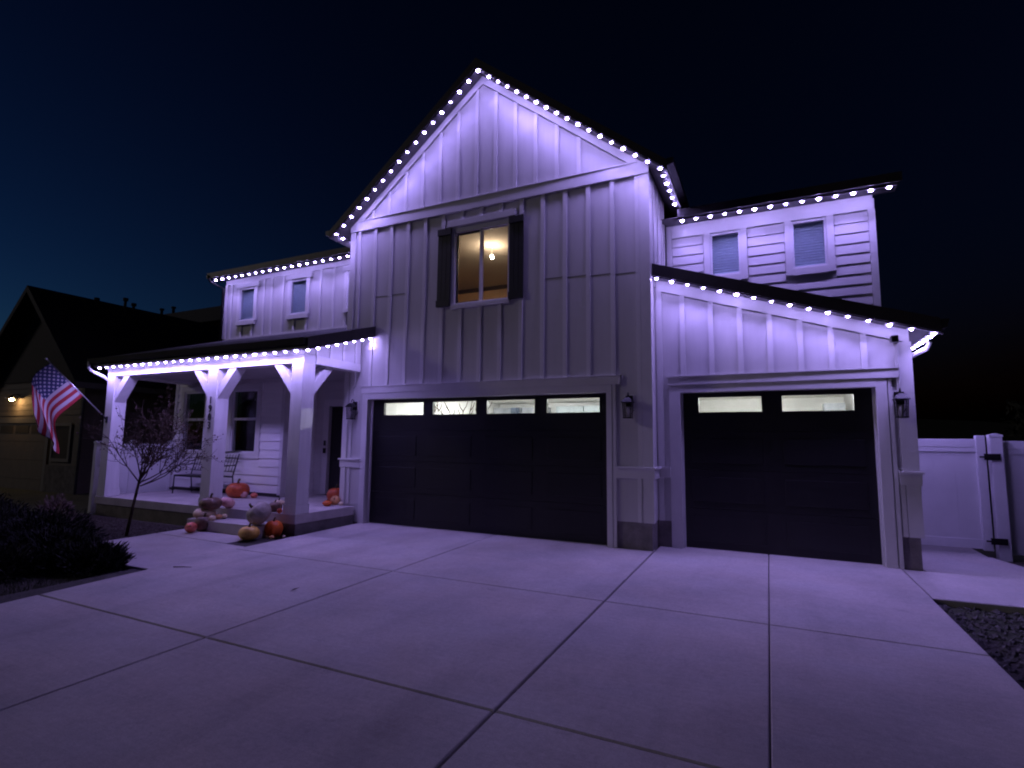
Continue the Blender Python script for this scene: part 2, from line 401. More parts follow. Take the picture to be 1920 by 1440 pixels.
# --- main gable wall
gw = MB()
gw.box(XL, 0, 0, T, .02, 2.43); gw.box(4.88, XR, 0, T, .41, 2.43); gw.box(4.88, 5.03, 0, T, -.02, .41)
gw.box(XL, XR, 0, T, 2.43, 4.12)
gw.box(XL, 1.93, 0, T, 4.12, 5.60); gw.box(3.11, XR, 0, T, 4.12, 5.60)
gw.prism([(XL, 5.60), (XR, 5.60), (XR, soff(XR)), (2.497, soff(2.497)), (XL, soff(XL))], 'y', 0, T)
gw.box(XR-T, XR, T, 1.55, 2.6, soff(XR)); gw.box(XR-T, XR, T, .44, .41, 2.6)
gw.box(XL, XL+T, T, 1.6, .02, soff(XL))
wall = gw.build('gable_wall', 'siding', H)
for i in range(1, 13):                    # gable field battens
    x = XL + .12 + .4075*i + .02
    if x > XR-.2: break
    zt = soff(x) - .16
    if zt > 6.25: bx('batten', 'trim', wall, x-.035, x+.035, -.026, 0, 6.2, zt)
HEADX = (1.78, 3.23)
for i in range(0, 15):                    # field between the belt and the garage head
    x = -.39 + .4145*i
    if 1.56 < x < 3.42:
        bx('batten', 'trim', wall, x-.035, x+.035, -.026, 0, 5.815 if HEADX[0] < x < HEADX[1] else 5.67, 5.985)
        bx('batten', 'trim', wall, x-.035, x+.035, -.026, 0, 2.69, 4.085 if 1.9 < x < 3.12 else 4.14)
    elif x < 5.43:
        bx('batten', 'trim', wall, x-.035, x+.035, -.026, 0, 2.69 if x < 5.14 else 1.26, 5.985)
bx('seam', 'joint', wall, 3.80, 4.14, -.0035, 0, 4.437, 4.444); bx('seam', 'joint', wall, 4.20, 4.55, -.0035, 0, 4.417, 4.424)
bx('seam', 'joint', wall, 4.60, 4.97, -.0035, 0, 4.390, 4.397); bx('seam', 'joint', wall, 5.02, 5.40, -.0035, 0, 4.363, 4.370)
bx('seam', 'joint', wall, .07, .40, -.0035, 0, 4.52, 4.527); bx('seam', 'joint', wall, .48, .80, -.0035, 0, 4.52, 4.527)
bx('belt_board', 'trim', wall, XL-.03, XR+.03, -.042, 0, 5.985, 6.195, bevel=.004)
bx('drip_cap', 'trim', wall, XL+.15, XR-.15, -.055, -.001, 6.196, 6.215)
for sgn in (-1, 1):                       # rake trim under the soffit, corner boards
    xe = XL if sgn < 0 else XR
    pts = [(2.497, soff(2.497)-.003), (xe, soff(xe)-.003), (xe, soff(xe)-.165), (2.497, soff(2.497)-.165)]
    MB().prism(pts, 'y', -.036 - (.002 if sgn > 0 else 0), 0).build('rake_trim', 'trim', wall, bevel=.003)
bx('corner_board', 'trim', wall, XR-.13, XR+.026, -.026, 0, .41, 5.984); bx('corner_board', 'trim', wall, XR+.001, XR+.026, .001, .13, .41, soff(XR)-.1)
bx('corner_board', 'trim', wall, XL-.026, XL+.11, -.026, 0, 3.0, 5.984)
bx('corner_board', 'trim', wall, XL-.026, XL+.10, -.026, 0, .33, 3.0)
for y in (.42, .80, 1.18): bx('batten', 'trim', wall, XR+.001, XR+.022, y-.025, y+.025, 4.2, soff(XR)-.06)
bx('corner_board', 'trim', wall, XR+.001, XR+.024, 1.36, 1.44, 4.1, soff(XR)-.06)
# wainscot band, cap and foundation
for x0, x1 in ((XL-.045, -.135), (5.03, XR+.045)):
    bx('ledge_cap', 'trim', wall, x0-.02, x1+.02, -.075, -.001, 1.222, 1.252, bevel=.004)
    bx('wainscot_band', 'trim', wall, x0, x1, -.040, -.001, 1.075, 1.221, bevel=.003)
bx('batten', 'trim', wall, -.455, -.395, -.021, 0, 1.253, 3.0); bx('batten', 'trim', wall, -.455, -.395, -.021, 0, .36, 1.074)
bx('batten', 'trim', wall, 5.36, 5.42, -.0205, 0, .41, 1.074)
bx('ledge_cap', 'trim', wall, XR+.03, XR+.075, .002, .436, 1.222, 1.252); bx('wainscot_band', 'trim', wall, XR+.0265, XR+.045, .002, .436, 1.075, 1.221)
bx('foundation', 'foundation', H, 5.03, XR-.012, .012, .5, -.12, .409)
bx('foundation', 'foundation', H, XL, -.15, .02, .3, -.12, .02)

# --- garage doors
def garage_door(x0, x1, y, ncol, panes, top=2.43, wall_y=0.0, c_left=.19, c_right=.10):
    D = thing_part = bpy.data.objects.new('garage_door', None)
    reg(D, ((x0+x1)/2, y, 0), H)
    secs = [(.015, .615), (.620, 1.215), (1.220, 1.815)]
    for a, b in secs:
        bx('door_section', 'garage_black', D, x0-.03, x1+.03, y, y+.045, a, b)
        wdt = (x1-x0)/ncol
        for c in range(ncol):
            cx0, cx1 = x0+c*wdt+.14, x0+(c+1)*wdt-.14
            MB().box(cx0, cx1, y-.009, y-.0005, a+.11, b-.11).build('raised_panel', 'garage_black', D, bevel=.006)
    # top section round the panes
    s = MB(); s.box(x0-.03, x1+.03, y, y+.045, 1.82, panes[0][2]); s.box(x0-.03, x1+.03, y, y+.045, panes[0][3], top+.02)
    e = [x0-.03] + [q for p in panes for q in p[:2]] + [x1+.03]
    for k in range(0, len(e), 2): s.box(e[k], e[k+1], y, y+.045, panes[0][2], panes[0][3])
    s.build('door_section', 'garage_black', D)
    bx('bottom_seal', 'garage_black', D, x0-.03, x1+.03, y-.004, y+.055, -.03, .0145)
    bx('gap_backing', 'garage_black', D, x0-.03, x1+.03, y+.046, y+.056, .016, 2.09)  # unseen backing added to keep room light out of the section gaps
    for p in panes:
        fr = MB(); a, b, c, d = p; t = .02
        fr.box(a-t, b+t, y-.012, y-.0005, d, d+t); fr.box(a-t, b+t, y-.012, y-.0005, c-t, c); fr.box(a-t, a, y-.012, y-.0005, c, d); fr.box(b, b+t, y-.012, y-.0005, c, d)
        fr.build('pane_frame', 'garage_black', D)
        bx('pane', 'pane_glass', D, a, b, y+.018, y+.022, c, d)
    # casing and jamb reveal
    C = bpy.data.objects.new('door_casing', None); reg(C, ((x0+x1)/2, wall_y, 0), H)
    Y = wall_y
    bx('jamb', 'trim', C, x0-.03, x0-.001, Y+.001, y+.02, .0, top); bx('jamb', 'trim', C, x1+.001, x1+.03, Y+.001, y+.02, .0, top)
    bx('head_jamb', 'trim', C, x0-.03, x1+.03, Y+.001, y+.02, top+.001, top+.03)
    bx('weather_stop', 'gutter_white', C, x0, x0+.025, y-.05, y-.013, .0, top); bx('weather_stop', 'gutter_white', C, x1-.025, x1, y-.05, y-.013, .0, top)
    bx('side_casing', 'trim', C, x0-c_left, x0, Y-.034, Y-.001, .0, top+.12, bevel=.003); bx('side_casing', 'trim', C, x1, x1+c_right, Y-.034, Y-.001, .0, top+.12, bevel=.003)
    bx('back_band', 'trim', C, x1+c_right+.012, x1+c_right+.06, Y-.030, Y-.001, .0, top+.12)
    bx('head_casing', 'trim', C, x0-.001, x1+.001, Y-.036, Y-.001, top, top+.12, bevel=.003)
    bx('head_board', 'trim', C, x0-c_left-.02, x1+c_right+.14, Y-.048, Y-.001, top+.121, top+.25, bevel=.003)
    bx('drip_cap', 'trim', C, x0-c_left-.03, x1+c_right+.15, Y-.062, Y-.001, top+.251, top+.268)
    return D
garage_door(0, 4.88, .15, 4, [(.29, 1.23, 2.12, 2.36), (1.45, 2.39, 2.12, 2.36), (2.62, 3.56, 2.12, 2.36), (3.79, 4.72, 2.12, 2.36)], c_left=.135, c_right=.09)
Y3 = .437
garage_door(5.96, 8.57, .58, 2, [(6.22, 7.13, 2.12, 2.355), (7.41, 8.325, 2.12, 2.355)], wall_y=Y3, c_left=.17, c_right=.13)

# --- garage interiors behind the panes
def room(name, x0, x1, y0, y1, z0, z1, mw, mc):
    r = MB(); t = .05
    r.box(x0-t, x0, y0, y1, z0, z1); r.box(x1, x1+t, y0, y1, z0, z1); r.box(x0-t, x1+t, y1, y1+t, z0, z1)
    R_ = r.build(name, mw, H)
    MB().box(x0-t, x1+t, y0, y1+t, z1, z1+t).build('ceiling', mc, R_)
    MB().box(x0-t, x1+t, y0, y1+t, z0-t, z0).build('floor', 'concrete', R_)
    return R_
G1 = room('garage_room', -.30, 5.42, .21, 6.4, -.05, 2.78, 'garage_wall', 'garage_ceiling')
G2 = room('garage_room', 5.60, 8.90, .63, 6.4, -.05, 2.78, 'garage_wall', 'garage_ceiling')
for par, x0, x1, y in ((G1, .6, 1.9, 3.0), (G1, 3.2, 4.5, 3.0), (G2, 6.5, 7.9, 3.2)):
    f = bx('tube_lamp', 'frame_white', par, x0-.03, x1+.03, y-.08, y+.08, 2.72, 2.779)
    bx('tube', 'garage_tube', f, x0, x1, y-.05, y+.05, 2.695, 2.719)
def sub(par, name, m, *b): return bx(name, m, par, *b)
sub(G1, 'wall_cabinet', 'storage_grey', -.28, .62, 5.95, 6.38, 1.9, 2.64); sub(G1, 'wall_cabinet', 'storage_grey', .66, 1.42, 5.95, 6.38, 1.9, 2.64); sub(G1, 'wall_cabinet', 'storage_pale', 1.75, 2.55, 5.95, 6.38, 1.9, 2.65); sub(G1, 'wall_cabinet', 'storage_pale', 2.58, 3.4, 5.95, 6.38, 1.9, 2.65)
sub(G1, 'storage_box', 'storage_blue', .42, .60, 5.7, 5.94, 2.2, 2.62); sub(G1, 'storage_box', 'storage_blue', 4.3, 4.7, 6.0, 6.3, 2.181, 2.5)
sub(G1, 'shelf_board', 'frame_white', 3.42, 5.2, 5.9, 6.38, 2.15, 2.18); sub(G1, 'storage_box', 'storage_grey', 3.6, 4.1, 6.0, 6.3, 2.181, 2.6)
sub(G2, 'storage_box', 'storage_grey', 8.35, 8.75, 5.2, 5.6, 2.2, 2.55); sub(G2, 'shelf_board', 'frame_white', 7.9, 8.88, 5.1, 5.7, 2.16, 2.19)
# bare antler-like twigs hung up inside behind the second pane
tw = thing('twig_bundle', (1.3, 1.05, 1.75), 'bare brown decorative twigs standing inside behind the garage pane with branches', 'twigs')
rt = random.Random(21)
for k in range(9):
    bx0 = .75 + k*.165 + rt.uniform(-.04, .04); p = [Vector((bx0, 1.05+rt.uniform(-.1, .1), 1.75))]; dx = rt.uniform(-.07, .07)
    for j in range(6): p.append(p[-1]+Vector((dx+rt.uniform(-.03, .03), rt.uniform(-.02, .02), .12))); dx += rt.uniform(-.05, .05)
    t_ = MB(); t_.tube(p, [.016-.0018*j for j in range(7)], 5)
    for j in (2, 3, 4):
        s_ = rt.choice((-1, 1)); t_.tube([p[j], p[j]+Vector((s_*.07, 0, .08)), p[j]+Vector((s_*.10, 0, .17))], [.011, .009, .006], 5)
    t_.build('twig', 'twig', tw)
# opaque fill above/around the garages so no light leaks
bx('floor_deck', 'room_dark', H, XL+.15, XR-.15, .20, 6.5, 2.84, 2.95); bx('floor_deck', 'room_dark', H, XR+.01, 8.85, .60, 6.5, 2.84, 2.95)

# --- upper window with shutters, lit bedroom
uw = bpy.data.objects.new('upper_window', None); reg(uw, (2.52, 0, 4.1), H)
bx('header_board', 'trim', uw, 1.79, 3.23, -.052, -.001, 5.69, 5.81, bevel=.004)
bx('sill_board', 'trim', uw, 1.90, 3.12, -.05, -.001, 4.085, 4.165, bevel=.004)
fr = MB(); fr.box(1.885, 1.955, -.012, .09, 4.166, 5.689); fr.box(3.075, 3.11, -.012, .09, 4.166, 5.689); fr.box(1.956, 3.074, -.010, .09, 5.575, 5.688); fr.box(1.956, 3.074, -.010, .09, 4.166, 4.195)
fr.build('frame', 'frame_white', uw)
bx('meeting_stile', 'frame_white', uw, 2.485, 2.535, .005, .075, 4.196, 5.574)
sf = MB(); sf.box(1.957, 1.985, .045, .088, 4.196, 5.574); sf.box(1.986, 2.484, .045, .088, 5.545, 5.574); sf.box(1.986, 2.484, .045, .088, 4.196, 4.222); sf.build('sash', 'black_paint', uw)
sf = MB(); sf.box(3.055, 3.073, .03, .06, 4.196, 5.574); sf.box(2.536, 3.054, .03, .06, 5.55, 5.574); sf.build('sash', 'frame_white', uw)
bx('pane', 'pane_glass', uw, 1.986, 2.484, .064, .068, 4.223, 5.544); bx('pane', 'pane_glass', uw, 2.536, 3.054, .042, .046, 4.196, 5.549)
for x0, x1 in ((1.585, 1.875), (3.115, 3.395)):
    S = bpy.data.objects.new('shutter', None); reg(S, ((x0+x1)/2, -.02, 4.14), H)
    wd = (x1-x0)/3
    for k in range(3): bx('plank', 'black_paint', S, x0+k*wd+.003, x0+(k+1)*wd-.003, -.042, -.022, 4.145, 5.675)
    for z in (4.145, 5.545): bx('cross_board', 'black_paint', S, x0-.004, x1+.004, -.064, -.043, z+.004, z+.128)
BR = room('bedroom', -.40, 4.6, T+.001, 3.86, 2.96, 5.72, 'bedroom_wall', 'bedroom_ceiling')
bx('crown_moulding', 'crown_dark', BR, -.40, 4.6, 3.80, 3.858, 5.63, 5.719)
lp = onZ(922, 481, 5.48)
bl = MB().lathe([(.005, .03), (.005, .22), (.05, .225), (.05, .239)], (lp[0], lp[1], 5.48), 12).build('ceiling_lamp', 'gutter_white', BR)
MB().lathe([(.008, -.026), (.024, -.012), (.027, .01), (.012, .030)], (lp[0], lp[1], 5.48), 10).build('bulb', 'bedroom_bulb', bl, smooth=True)
for k in range(6): MB().lathe([(.002, -.05), (.010, -.03), (.002, 0)], (lp[0]+.05*math.cos(k*1.05), lp[1]+.05*math.sin(k*1.05), 5.47), 6).build('crystal', 'gutter_white', bl)

# --- gable roof
rf = MB(); e0, e1 = XL-.36, XR+.36; th = .13
pts = [(e0, soff(e0)), (2.497, soff(2.497)), (e1, soff(e1)), (e1, soff(e1)+th), (2.497, soff(2.497)+th+.03), (e0, soff(e0)+th)]
GR = rf.prism(pts, 'y', -.300, 7.5).build('gable_roof', 'shingle', H)
for sgn in (-1, 1):
    xe = e0 if sgn < 0 else e1
    MB().prism([(2.497, soff(2.497)-.012), (xe, soff(xe)-.012), (xe, soff(xe)+th+.01), (2.497, soff(2.497)+th+.04)], 'y', -.325-(.001 if sgn > 0 else 0), -.302).build('rake_board', 'dark_fascia', GR)
    xa, xb = (xe, XL-.001) if sgn < 0 else (XR+.001, xe)
    MB().prism([(xa, soff(xa)-.010), (xb, soff(xb)-.010), (xb, soff(xb)-.002), (xa, soff(xa)-.002)], 'y', .001, 1.9).build('soffit', 'soffit', GR)
    n_ = MB().prism([(xe, soff(xe)-.010), (2.497, soff(2.497)-.010), (2.497, soff(2.497)-.002), (xe, soff(xe)-.002)], 'y', -.300, -.001).build('soffit', 'soffit', GR)
    g0, g1 = (xe-.10, xe-.002) if sgn < 0 else (xe+.002, xe+.10)
    MB().prism([(g0, soff(xe)+.16), (g0, soff(xe)+.07) if sgn < 0 else (g0, soff(xe)+.04), (g1, soff(xe)+.04) if sgn < 0 else (g1, soff(xe)+.07), (g1, soff(xe)+.16)], 'y', -.32, 1.9).build('gutter', 'gutter_dark', GR)

# --- third bay
def s3(x): return 4.32 - .333*(x-5.65)
X3R = 8.985
b3 = MB()
b3.box(XR+.001, 5.96, Y3, Y3+.12, .41, 2.43); b3.box(8.57, X3R, Y3, Y3+.12, .42, 2.43); b3.box(5.786, 5.96, Y3, Y3+.12, -.02, .41); b3.box(8.57, 8.769, Y3, Y3+.12, -.02, .42)
b3.prism([(XR+.001, 2.43), (X3R, 2.43), (X3R, s3(X3R)), (XR+.001, s3(XR))], 'y', Y3, Y3+.12)
b3.box(X3R-.12, X3R, Y3+.121, 6.5, .42, s3(X3R))
W3 = b3.build('bay_wall', 'siding', H)
for x in (6.02, 6.45, 6.87, 7.28, 7.68, 8.07, 8.46):
    bx('batten', 'trim', W3, x-.038, x+.038, Y3-.027, Y3, 2.699, s3(x)-.19)
MB().prism([(XR+.03, s3(XR)-.004), (X3R, s3(X3R)-.004), (X3R, s3(X3R)-.19), (XR+.03, s3(XR)-.20)], 'y', Y3-.028, Y3-.001).build('rake_trim', 'trim', W3)
bx('corner_board', 'trim', W3, X3R-.17, X3R+.02, Y3-.025, Y3-.001, 1.283, s3(X3R)-.17); bx('corner_board', 'trim', W3, X3R-.14, X3R+.02, Y3-.025, Y3-.001, .42, 1.10)
bx('corner_board', 'trim', W3, XR+.027, XR+.12, Y3-.026, Y3-.001, 1.253, s3(XR)-.2); bx('corner_board', 'trim', W3, XR+.027, XR+.10, Y3-.026, Y3-.001, .41, 1.10)
bx('ledge_cap', 'trim', W3, XR+.076, 5.79, Y3-.07, Y3-.001, 1.222, 1.252); bx('wainscot_band', 'trim', W3, XR+.046, 5.788, Y3-.04, Y3-.001, 1.09, 1.221)
bx('ledge_cap', 'trim', W3, 8.77, X3R+.06, Y3-.075, Y3-.001, 1.25, 1.282); bx('wainscot_band', 'trim', W3, 8.775, X3R+.04, Y3-.04, Y3-.001, 1.10, 1.249)
bx('batten', 'trim', W3, 8.775, 8.83, Y3-.0205, Y3-.001, .42, 1.099)
bx('foundation', 'foundation', H, XR-.011, 5.785, Y3+.012, Y3+.2, -.12, .409); bx('foundation', 'foundation', H, 8.77, X3R-.015, Y3+.012, 6.4, -.12, .419)
E3 = 9.27
R3 = MB().prism([(XR+.002, s3(XR)), (E3, s3(E3)), (E3, s3(E3)+.16), (XR+.002, s3(XR)+.17)], 'y', .15, 1.548).build('bay_roof', 'shingle', H)
MB().prism([(8.86, s3(8.86)), (E3, s3(E3)), (E3, s3(E3)+.16), (8.86, s3(8.86)+.16)], 'y', 1.549, 6.8).build('roof_edge', 'shingle', R3)
MB().prism([(XR+.002, s3(XR)-.012), (E3, s3(E3)-.012), (E3, s3(E3)+.17), (XR+.002, s3(XR)+.18)], 'y', .127, .149).build('rake_board', 'dark_fascia', R3)
MB().prism([(XR+.002, s3(XR)-.010), (E3, s3(E3)-.010), (E3, s3(E3)-.002), (XR+.002, s3(XR)-.002)], 'y', .151, Y3-.029).build('soffit', 'soffit', R3)
MB().prism([(X3R+.002, s3(X3R)-.010), (E3, s3(E3)-.010), (E3, s3(E3)-.002), (X3R+.002, s3(X3R)-.002)], 'y', Y3-.028, 6.8).build('soffit', 'soffit', R3)
MB().prism([(E3+.002, s3(E3)+.15), (E3+.002, s3(E3)+.03), (E3+.07, s3(E3)+.04), (E3+.10, s3(E3)+.15)], 'y', .13, 6.8).build('gutter', 'gutter_dark', R3)
MB().tube([(9.33, .95, 3.10), (9.31, 1.02, 3.02), (9.10, 1.6, 2.93), (9.03, 1.75, 2.80), (9.03, 1.75, 0)], .035, 6).build('downspout', 'gutter_white', H, smooth=True)

# --- upper wings (set back), lap siding to one side and battens to the other
YW = 1.55
def holed(mb, x0, x1, z0, z1, y0, y1, holes):
    xs = sorted({x0, x1, *[h[0] for h in holes], *[h[1] for h in holes]}); zs = sorted({z0, z1, *[h[2] for h in holes], *[h[3] for h in holes]})
    for a, b in zip(xs, xs[1:]):
        for c, d in zip(zs, zs[1:]):
            mx, mz = (a+b)/2, (c+d)/2
            if not any(h[0] < mx < h[1] and h[2] < mz < h[3] for h in holes): mb.box(a, b, y0, y1, c, d)
    return mb
w2 = MB(); holed(w2, XR+.002, 8.86, 2.9, 5.66, YW, YW+.12, [(6.385, 6.885, 4.60, 5.39), (7.685, 8.20, 4.57, 5.39)]); w2.box(8.74, 8.86, YW+.121, 6.5, 2.9, 5.66)
W2 = w2.build('wing_wall', 'lap', H)
wins2 = [(6.385, 6.885), (7.685, 8.20)]
def lap(mb, x0, x1, z0, z1, y, pr=.017, top=.004):
    return mb.add([(x0, y-pr, z0), (x1, y-pr, z0), (x1, y-top, z1), (x0, y-top, z1), (x0, y, z0), (x1, y, z0), (x1, y, z1), (x0, y, z1)],
                  [(0, 1, 2, 3), (0, 4, 5, 1), (3, 2, 6, 7), (0, 3, 7, 4), (1, 5, 6, 2)])
zr = 5.41; rows = []
while zr > 3.3: rows.append((zr-.172, zr)); zr -= .172
for z0, z1 in rows:
    segs = [(5.73, 8.785)]
    if z1 > 4.46: segs = [(5.73, 6.265), (7.005, 7.575), (8.315, 8.785)]
    for a, b in segs: lap(MB(), a, b, z0+.001, z1-.001, YW).build('lap_board', 'lap', W2)
bx('frieze_board', 'trim', W2, 5.72, 8.86, YW-.026, YW-.001, 5.412, 5.655); bx('corner_board', 'trim', W2, 8.79, 8.885, YW-.030, YW-.001, 3.3, 5.411)
bx('corner_board', 'trim', W2, 8.861, 8.885, YW, YW+.1, 3.3, 5.6); bx('corner_board', 'trim', W2, 5.625, 5.715, YW-.03, YW-.001, 3.9, 5.655)
MB().tube([(5.60, 1.47, 5.75), (5.60, 1.47, 4.3)], .032, 6).build('downspout', 'gutter_dark', H, smooth=True)

def blind_mesh(x0, x1, z0, z1, y, pitch=.046):
    mb = MB(); n = int((z1-z0)/pitch); vs = []
    for i in range(2*n+1):
        z = z0+(z1-z0)*i/(2*n); yy = y - (.014 if i % 2 else 0); vs += [(x0, yy, z), (x1, yy, z)]
    return mb.add(vs, [(2*i, 2*i+1, 2*i+3, 2*i+2) for i in range(2*n)])
def wing_window(x0, x1, z0, z1, header):
    Wn = bpy.data.objects.new('window', None); reg(Wn, ((x0+x1)/2, YW, z0), H)
    t = .035; f = MB()
    f.box(x0, x0+t, YW-.022, YW+.06, z0, z1); f.box(x1-t, x1, YW-.022, YW+.06, z0, z1); f.box(x0+t, x1-t, YW-.022, YW+.06, z1-t, z1); f.box(x0+t, x1-t, YW-.022, YW+.06, z0, z0+t)
    f.build('frame', 'frame_white', Wn)
    c = MB(); cw = .105
    if header:
        c.box(x0-cw, x0-.001, YW-.036, YW-.001, z0-.02, z1+.02); c.box(x1+.001, x1+cw, YW-.036, YW-.001, z0-.02, z1+.02)
        for k_ in (0, 1): MB().add(c.v[8*k_:8*k_+8], c.f[:6]).build('side_casing', 'trim', Wn)
        bx('header_board', 'trim', Wn, x0-cw-.06, x1+cw+.06, YW-.048, YW-.001, z1+.021, z1+.155); bx('sill_board', 'trim', Wn, x0-.10, x1+.07, YW-.06, YW-.001, z0-.125, z0-.021)
    else:
        c.box(x0-cw, x0-.001, YW-.040, YW-.001, z0-.105, 5.411); c.box(x1+.001, x1+cw, YW-.040, YW-.001, z0-.105, 5.411)
        for k_ in (0, 1): MB().add(c.v[8*k_:8*k_+8], c.f[:6]).build('side_casing', 'trim', Wn)
        bx('sill_board', 'trim', Wn, x0, x1, YW-.042, YW-.001, z0-.115, z0-.001)
    bx('pane', 'pane_glass', Wn, x0+t, x1-t, YW-.004, YW, z0+t, z1-t)
    blind_mesh(x0+t, x1-t, z0+t, z1-t, YW+.055).build('blind', 'blind', Wn)
    return Wn

for (a, b), z0 in zip(wins2, (4.60, 4.57)): wing_window(a, b, z0, 5.39, False)
ER2 = MB().prism([(1.15, 5.66), (1.15, 5.78), (5.6, 5.78+4.45*.40), (5.6, 5.66+4.45*.40)], 'x', XR+.30, 9.17).build('wing_roof', 'shingle', H)
bx('fascia', 'dark_fascia', ER2, XR+.30, 9.19, 1.127, 1.149, 5.645, 5.79); bx('soffit', 'soffit', ER2, XR+.002, 9.17, 1.15, YW, 5.652, 5.659)

X1L = -6.69
wins1 = [(-6.06, -5.48), (-4.10, -3.515), (-2.13, -1.55)]
w1 = MB(); holed(w1, X1L, XL-.001, 4.2, 6.13, YW, YW+.12, [(a, b, 4.89, 5.815) for a, b in wins1]); w1.box(X1L, X1L+.12, YW+.121, 6.5, .3, 6.13)
W1 = w1.build('wing_wall', 'siding', H)
for a, b in wins1: wing_window(a, b, 4.89, 5.815, True)
for x in (-6.43, -5.98, -5.55, -5.12, -4.82, -4.39, -3.95, -3.51, -3.05, -2.60, -2.2, -1.8, -1.35, -.95):
    blocked = [(a, b) for a, b in wins1 if a-.11 < x < b+.11]
    if blocked:
        bx('batten', 'trim', W1, x-.033, x+.033, YW-.025, YW, 4.43, 4.764)
    else:
        hd = any(a-.17 < x < b+.17 for a, b in wins1)
        bx('batten', 'trim', W1, x-.033, x+.033, YW-.025, YW, 4.43, 5.835 if hd else 5.99)
bx('frieze_board', 'trim', W1, X1L, XL-.03, YW-.026, YW-.001, 5.991, 6.125); bx('corner_board', 'trim', W1, X1L-.02, X1L+.10, YW-.030, YW-.001, 4.43, 5.990)
bx('base_board', 'trim', W1, X1L, XL-.03, YW-.024, YW-.001, 4.36, 4.429)
ER1 = MB().prism([(1.15, 6.135), (1.15, 6.265), (5.6, 6.265+4.45*.40), (5.6, 6.135+4.45*.40)], 'x', -6.96, XL-.37).build('wing_roof', 'shingle', H)
bx('fascia', 'dark_fascia', ER1, -7.0, XL-.37, 1.127, 1.149, 6.12, 6.275); bx('soffit', 'soffit', ER1, -6.98, XL-.002, 1.15, YW, 6.127, 6.134)
MB().tube([(-6.93, 1.10, 6.2), (-6.93, 1.2, 6.05), (-6.76, 1.5, 5.9), (-6.76, 1.5, 4.2)], .035, 6).build('downspout', 'gutter_dark', H, smooth=True)

# --- porch: slab, steps, posts, beams, ceiling, roof, back wall, entry
ZP = .32
ps = MB(); ps.prism([(-6.35, -1.5), (-.225, -1.5), (-.225, -.04), (XL-.03, -.04), (XL-.03, 1.3), (-6.35, 1.3)], 'z', .155, ZP)
PS = ps.build('porch_slab', 'porch_concrete', H, bevel=.006)
bx('slab_base', 'foundation', PS, -6.32, -.245, -1.472, -.02, -.12, .154)
bx('porch_step', 'porch_concrete', H, -2.42, -.60, -1.96, -1.505, -.10, .155, bevel=.006)
PW = .28
def post(xr, yb, braces, nm=True):
    P = bpy.data.objects.new('porch_post', None); reg(P, (xr-PW/2, yb+PW/2, ZP), H)
    bx('shaft', 'post_paint', P, xr-PW, xr, yb, yb+PW, ZP+.161, 2.985, bevel=.006)
    bx('plinth', 'post_paint', P, xr-PW-.028, xr+.0, yb-.0, yb+PW+.028, ZP+.002, ZP+.16, bevel=.005)
    for d in braces:
        w_, dy0, dy1 = .15, yb+.03, yb+PW-.03
        if d in ('l', 'r'):
            s = -1 if d == 'l' else 1; x0 = xr-PW-.001 if d == 'l' else xr+.001
            pts = [(x0, 2.40), (x0+s*.50, 2.984), (x0+s*.29, 2.984), (x0, 2.64)]
            MB().prism(pts, 'y', dy0, dy1).build('brace', 'post_paint', P, bevel=.004)
        else:
            y0 = yb+PW+.001
            pts = [(y0, 2.40), (y0+.50, 2.984), (y0+.29, 2.984), (y0, 2.64)]
            MB().prism(pts, 'x', xr-PW+.03, xr-.03).build('brace', 'post_paint', P, bevel=.004)
    return P
post(-.225, -1.495, ('l', 'b')); pm = post(-2.52, -1.495, ('l', 'r')); post(-6.0, -1.495, ('r',))
bm_ = bx('porch_beam', 'trim', H, -6.30, -.226, -1.49, -1.22, 2.986, 3.255, bevel=.004)
bx('trim_strip', 'trim', bm_, -6.29, -.23, -1.512, -1.491, 3.13, 3.245)
b2 = bx('porch_beam', 'trim', H, -.46, -.20, -1.219, -.045, 2.988, 3.145, bevel=.004)
def pr(y): return 3.205 + .311*(y+1.68)          # underside of the porch roof
MB().prism([(-1.48, 3.146), (-.045, 3.146), (-.045, pr(-.045)), (-1.48, pr(-1.48))], 'x', -.30, -.212).build('end_panel', 'siding', H)
for y in (-1.22, -.88, -.54, -.20): bx('batten', 'trim', b2, -.211, -.19, y-.022, y+.022, 3.147, pr(y)-.065)
MB().prism([(-1.48, pr(-1.48)-.06), (-.046, pr(-.046)-.06), (-.046, pr(-.046)-.002), (-1.48, pr(-1.48)-.002)], 'x', -.211, -.186).build('rake_trim', 'trim', b2)
bx('porch_ceiling', 'porch_ceiling', H, -6.30, XL-.03, -1.215, 1.42, 3.03, 3.06); bx('porch_ceiling', 'porch_ceiling', H, XL-.03, -.47, -1.215, -.05, 3.03, 3.06)
bx('porch_beam', 'trim', H, -6.30, -6.05, -1.218, .34, 2.98, 3.13)
yE = -1.74
PR = MB().prism([(yE, pr(yE)), (YW-.002, pr(YW)), (YW-.002, pr(YW)+.185), (yE, pr(yE)+.19)], 'x', -6.42, XL-.028).build('porch_roof', 'shingle', H)
MB().prism([(yE, pr(yE)), (-.03, pr(-.03)), (-.03, pr(-.03)+.185), (yE, pr(yE)+.19)], 'x', XL-.027, .115).build('roof_end', 'shingle', PR)
MB().prism([(yE, pr(yE)-.012), (-.03, pr(-.03)-.012), (-.03, pr(-.03)+.19), (yE, pr(yE)+.195)], 'x', .116, .136).build('rake_board', 'dark_fascia', PR)
bx('fascia', 'dark_fascia', PR, -6.44, .137, yE-.024, yE-.002, pr(yE)-.012, pr(yE)+.18)
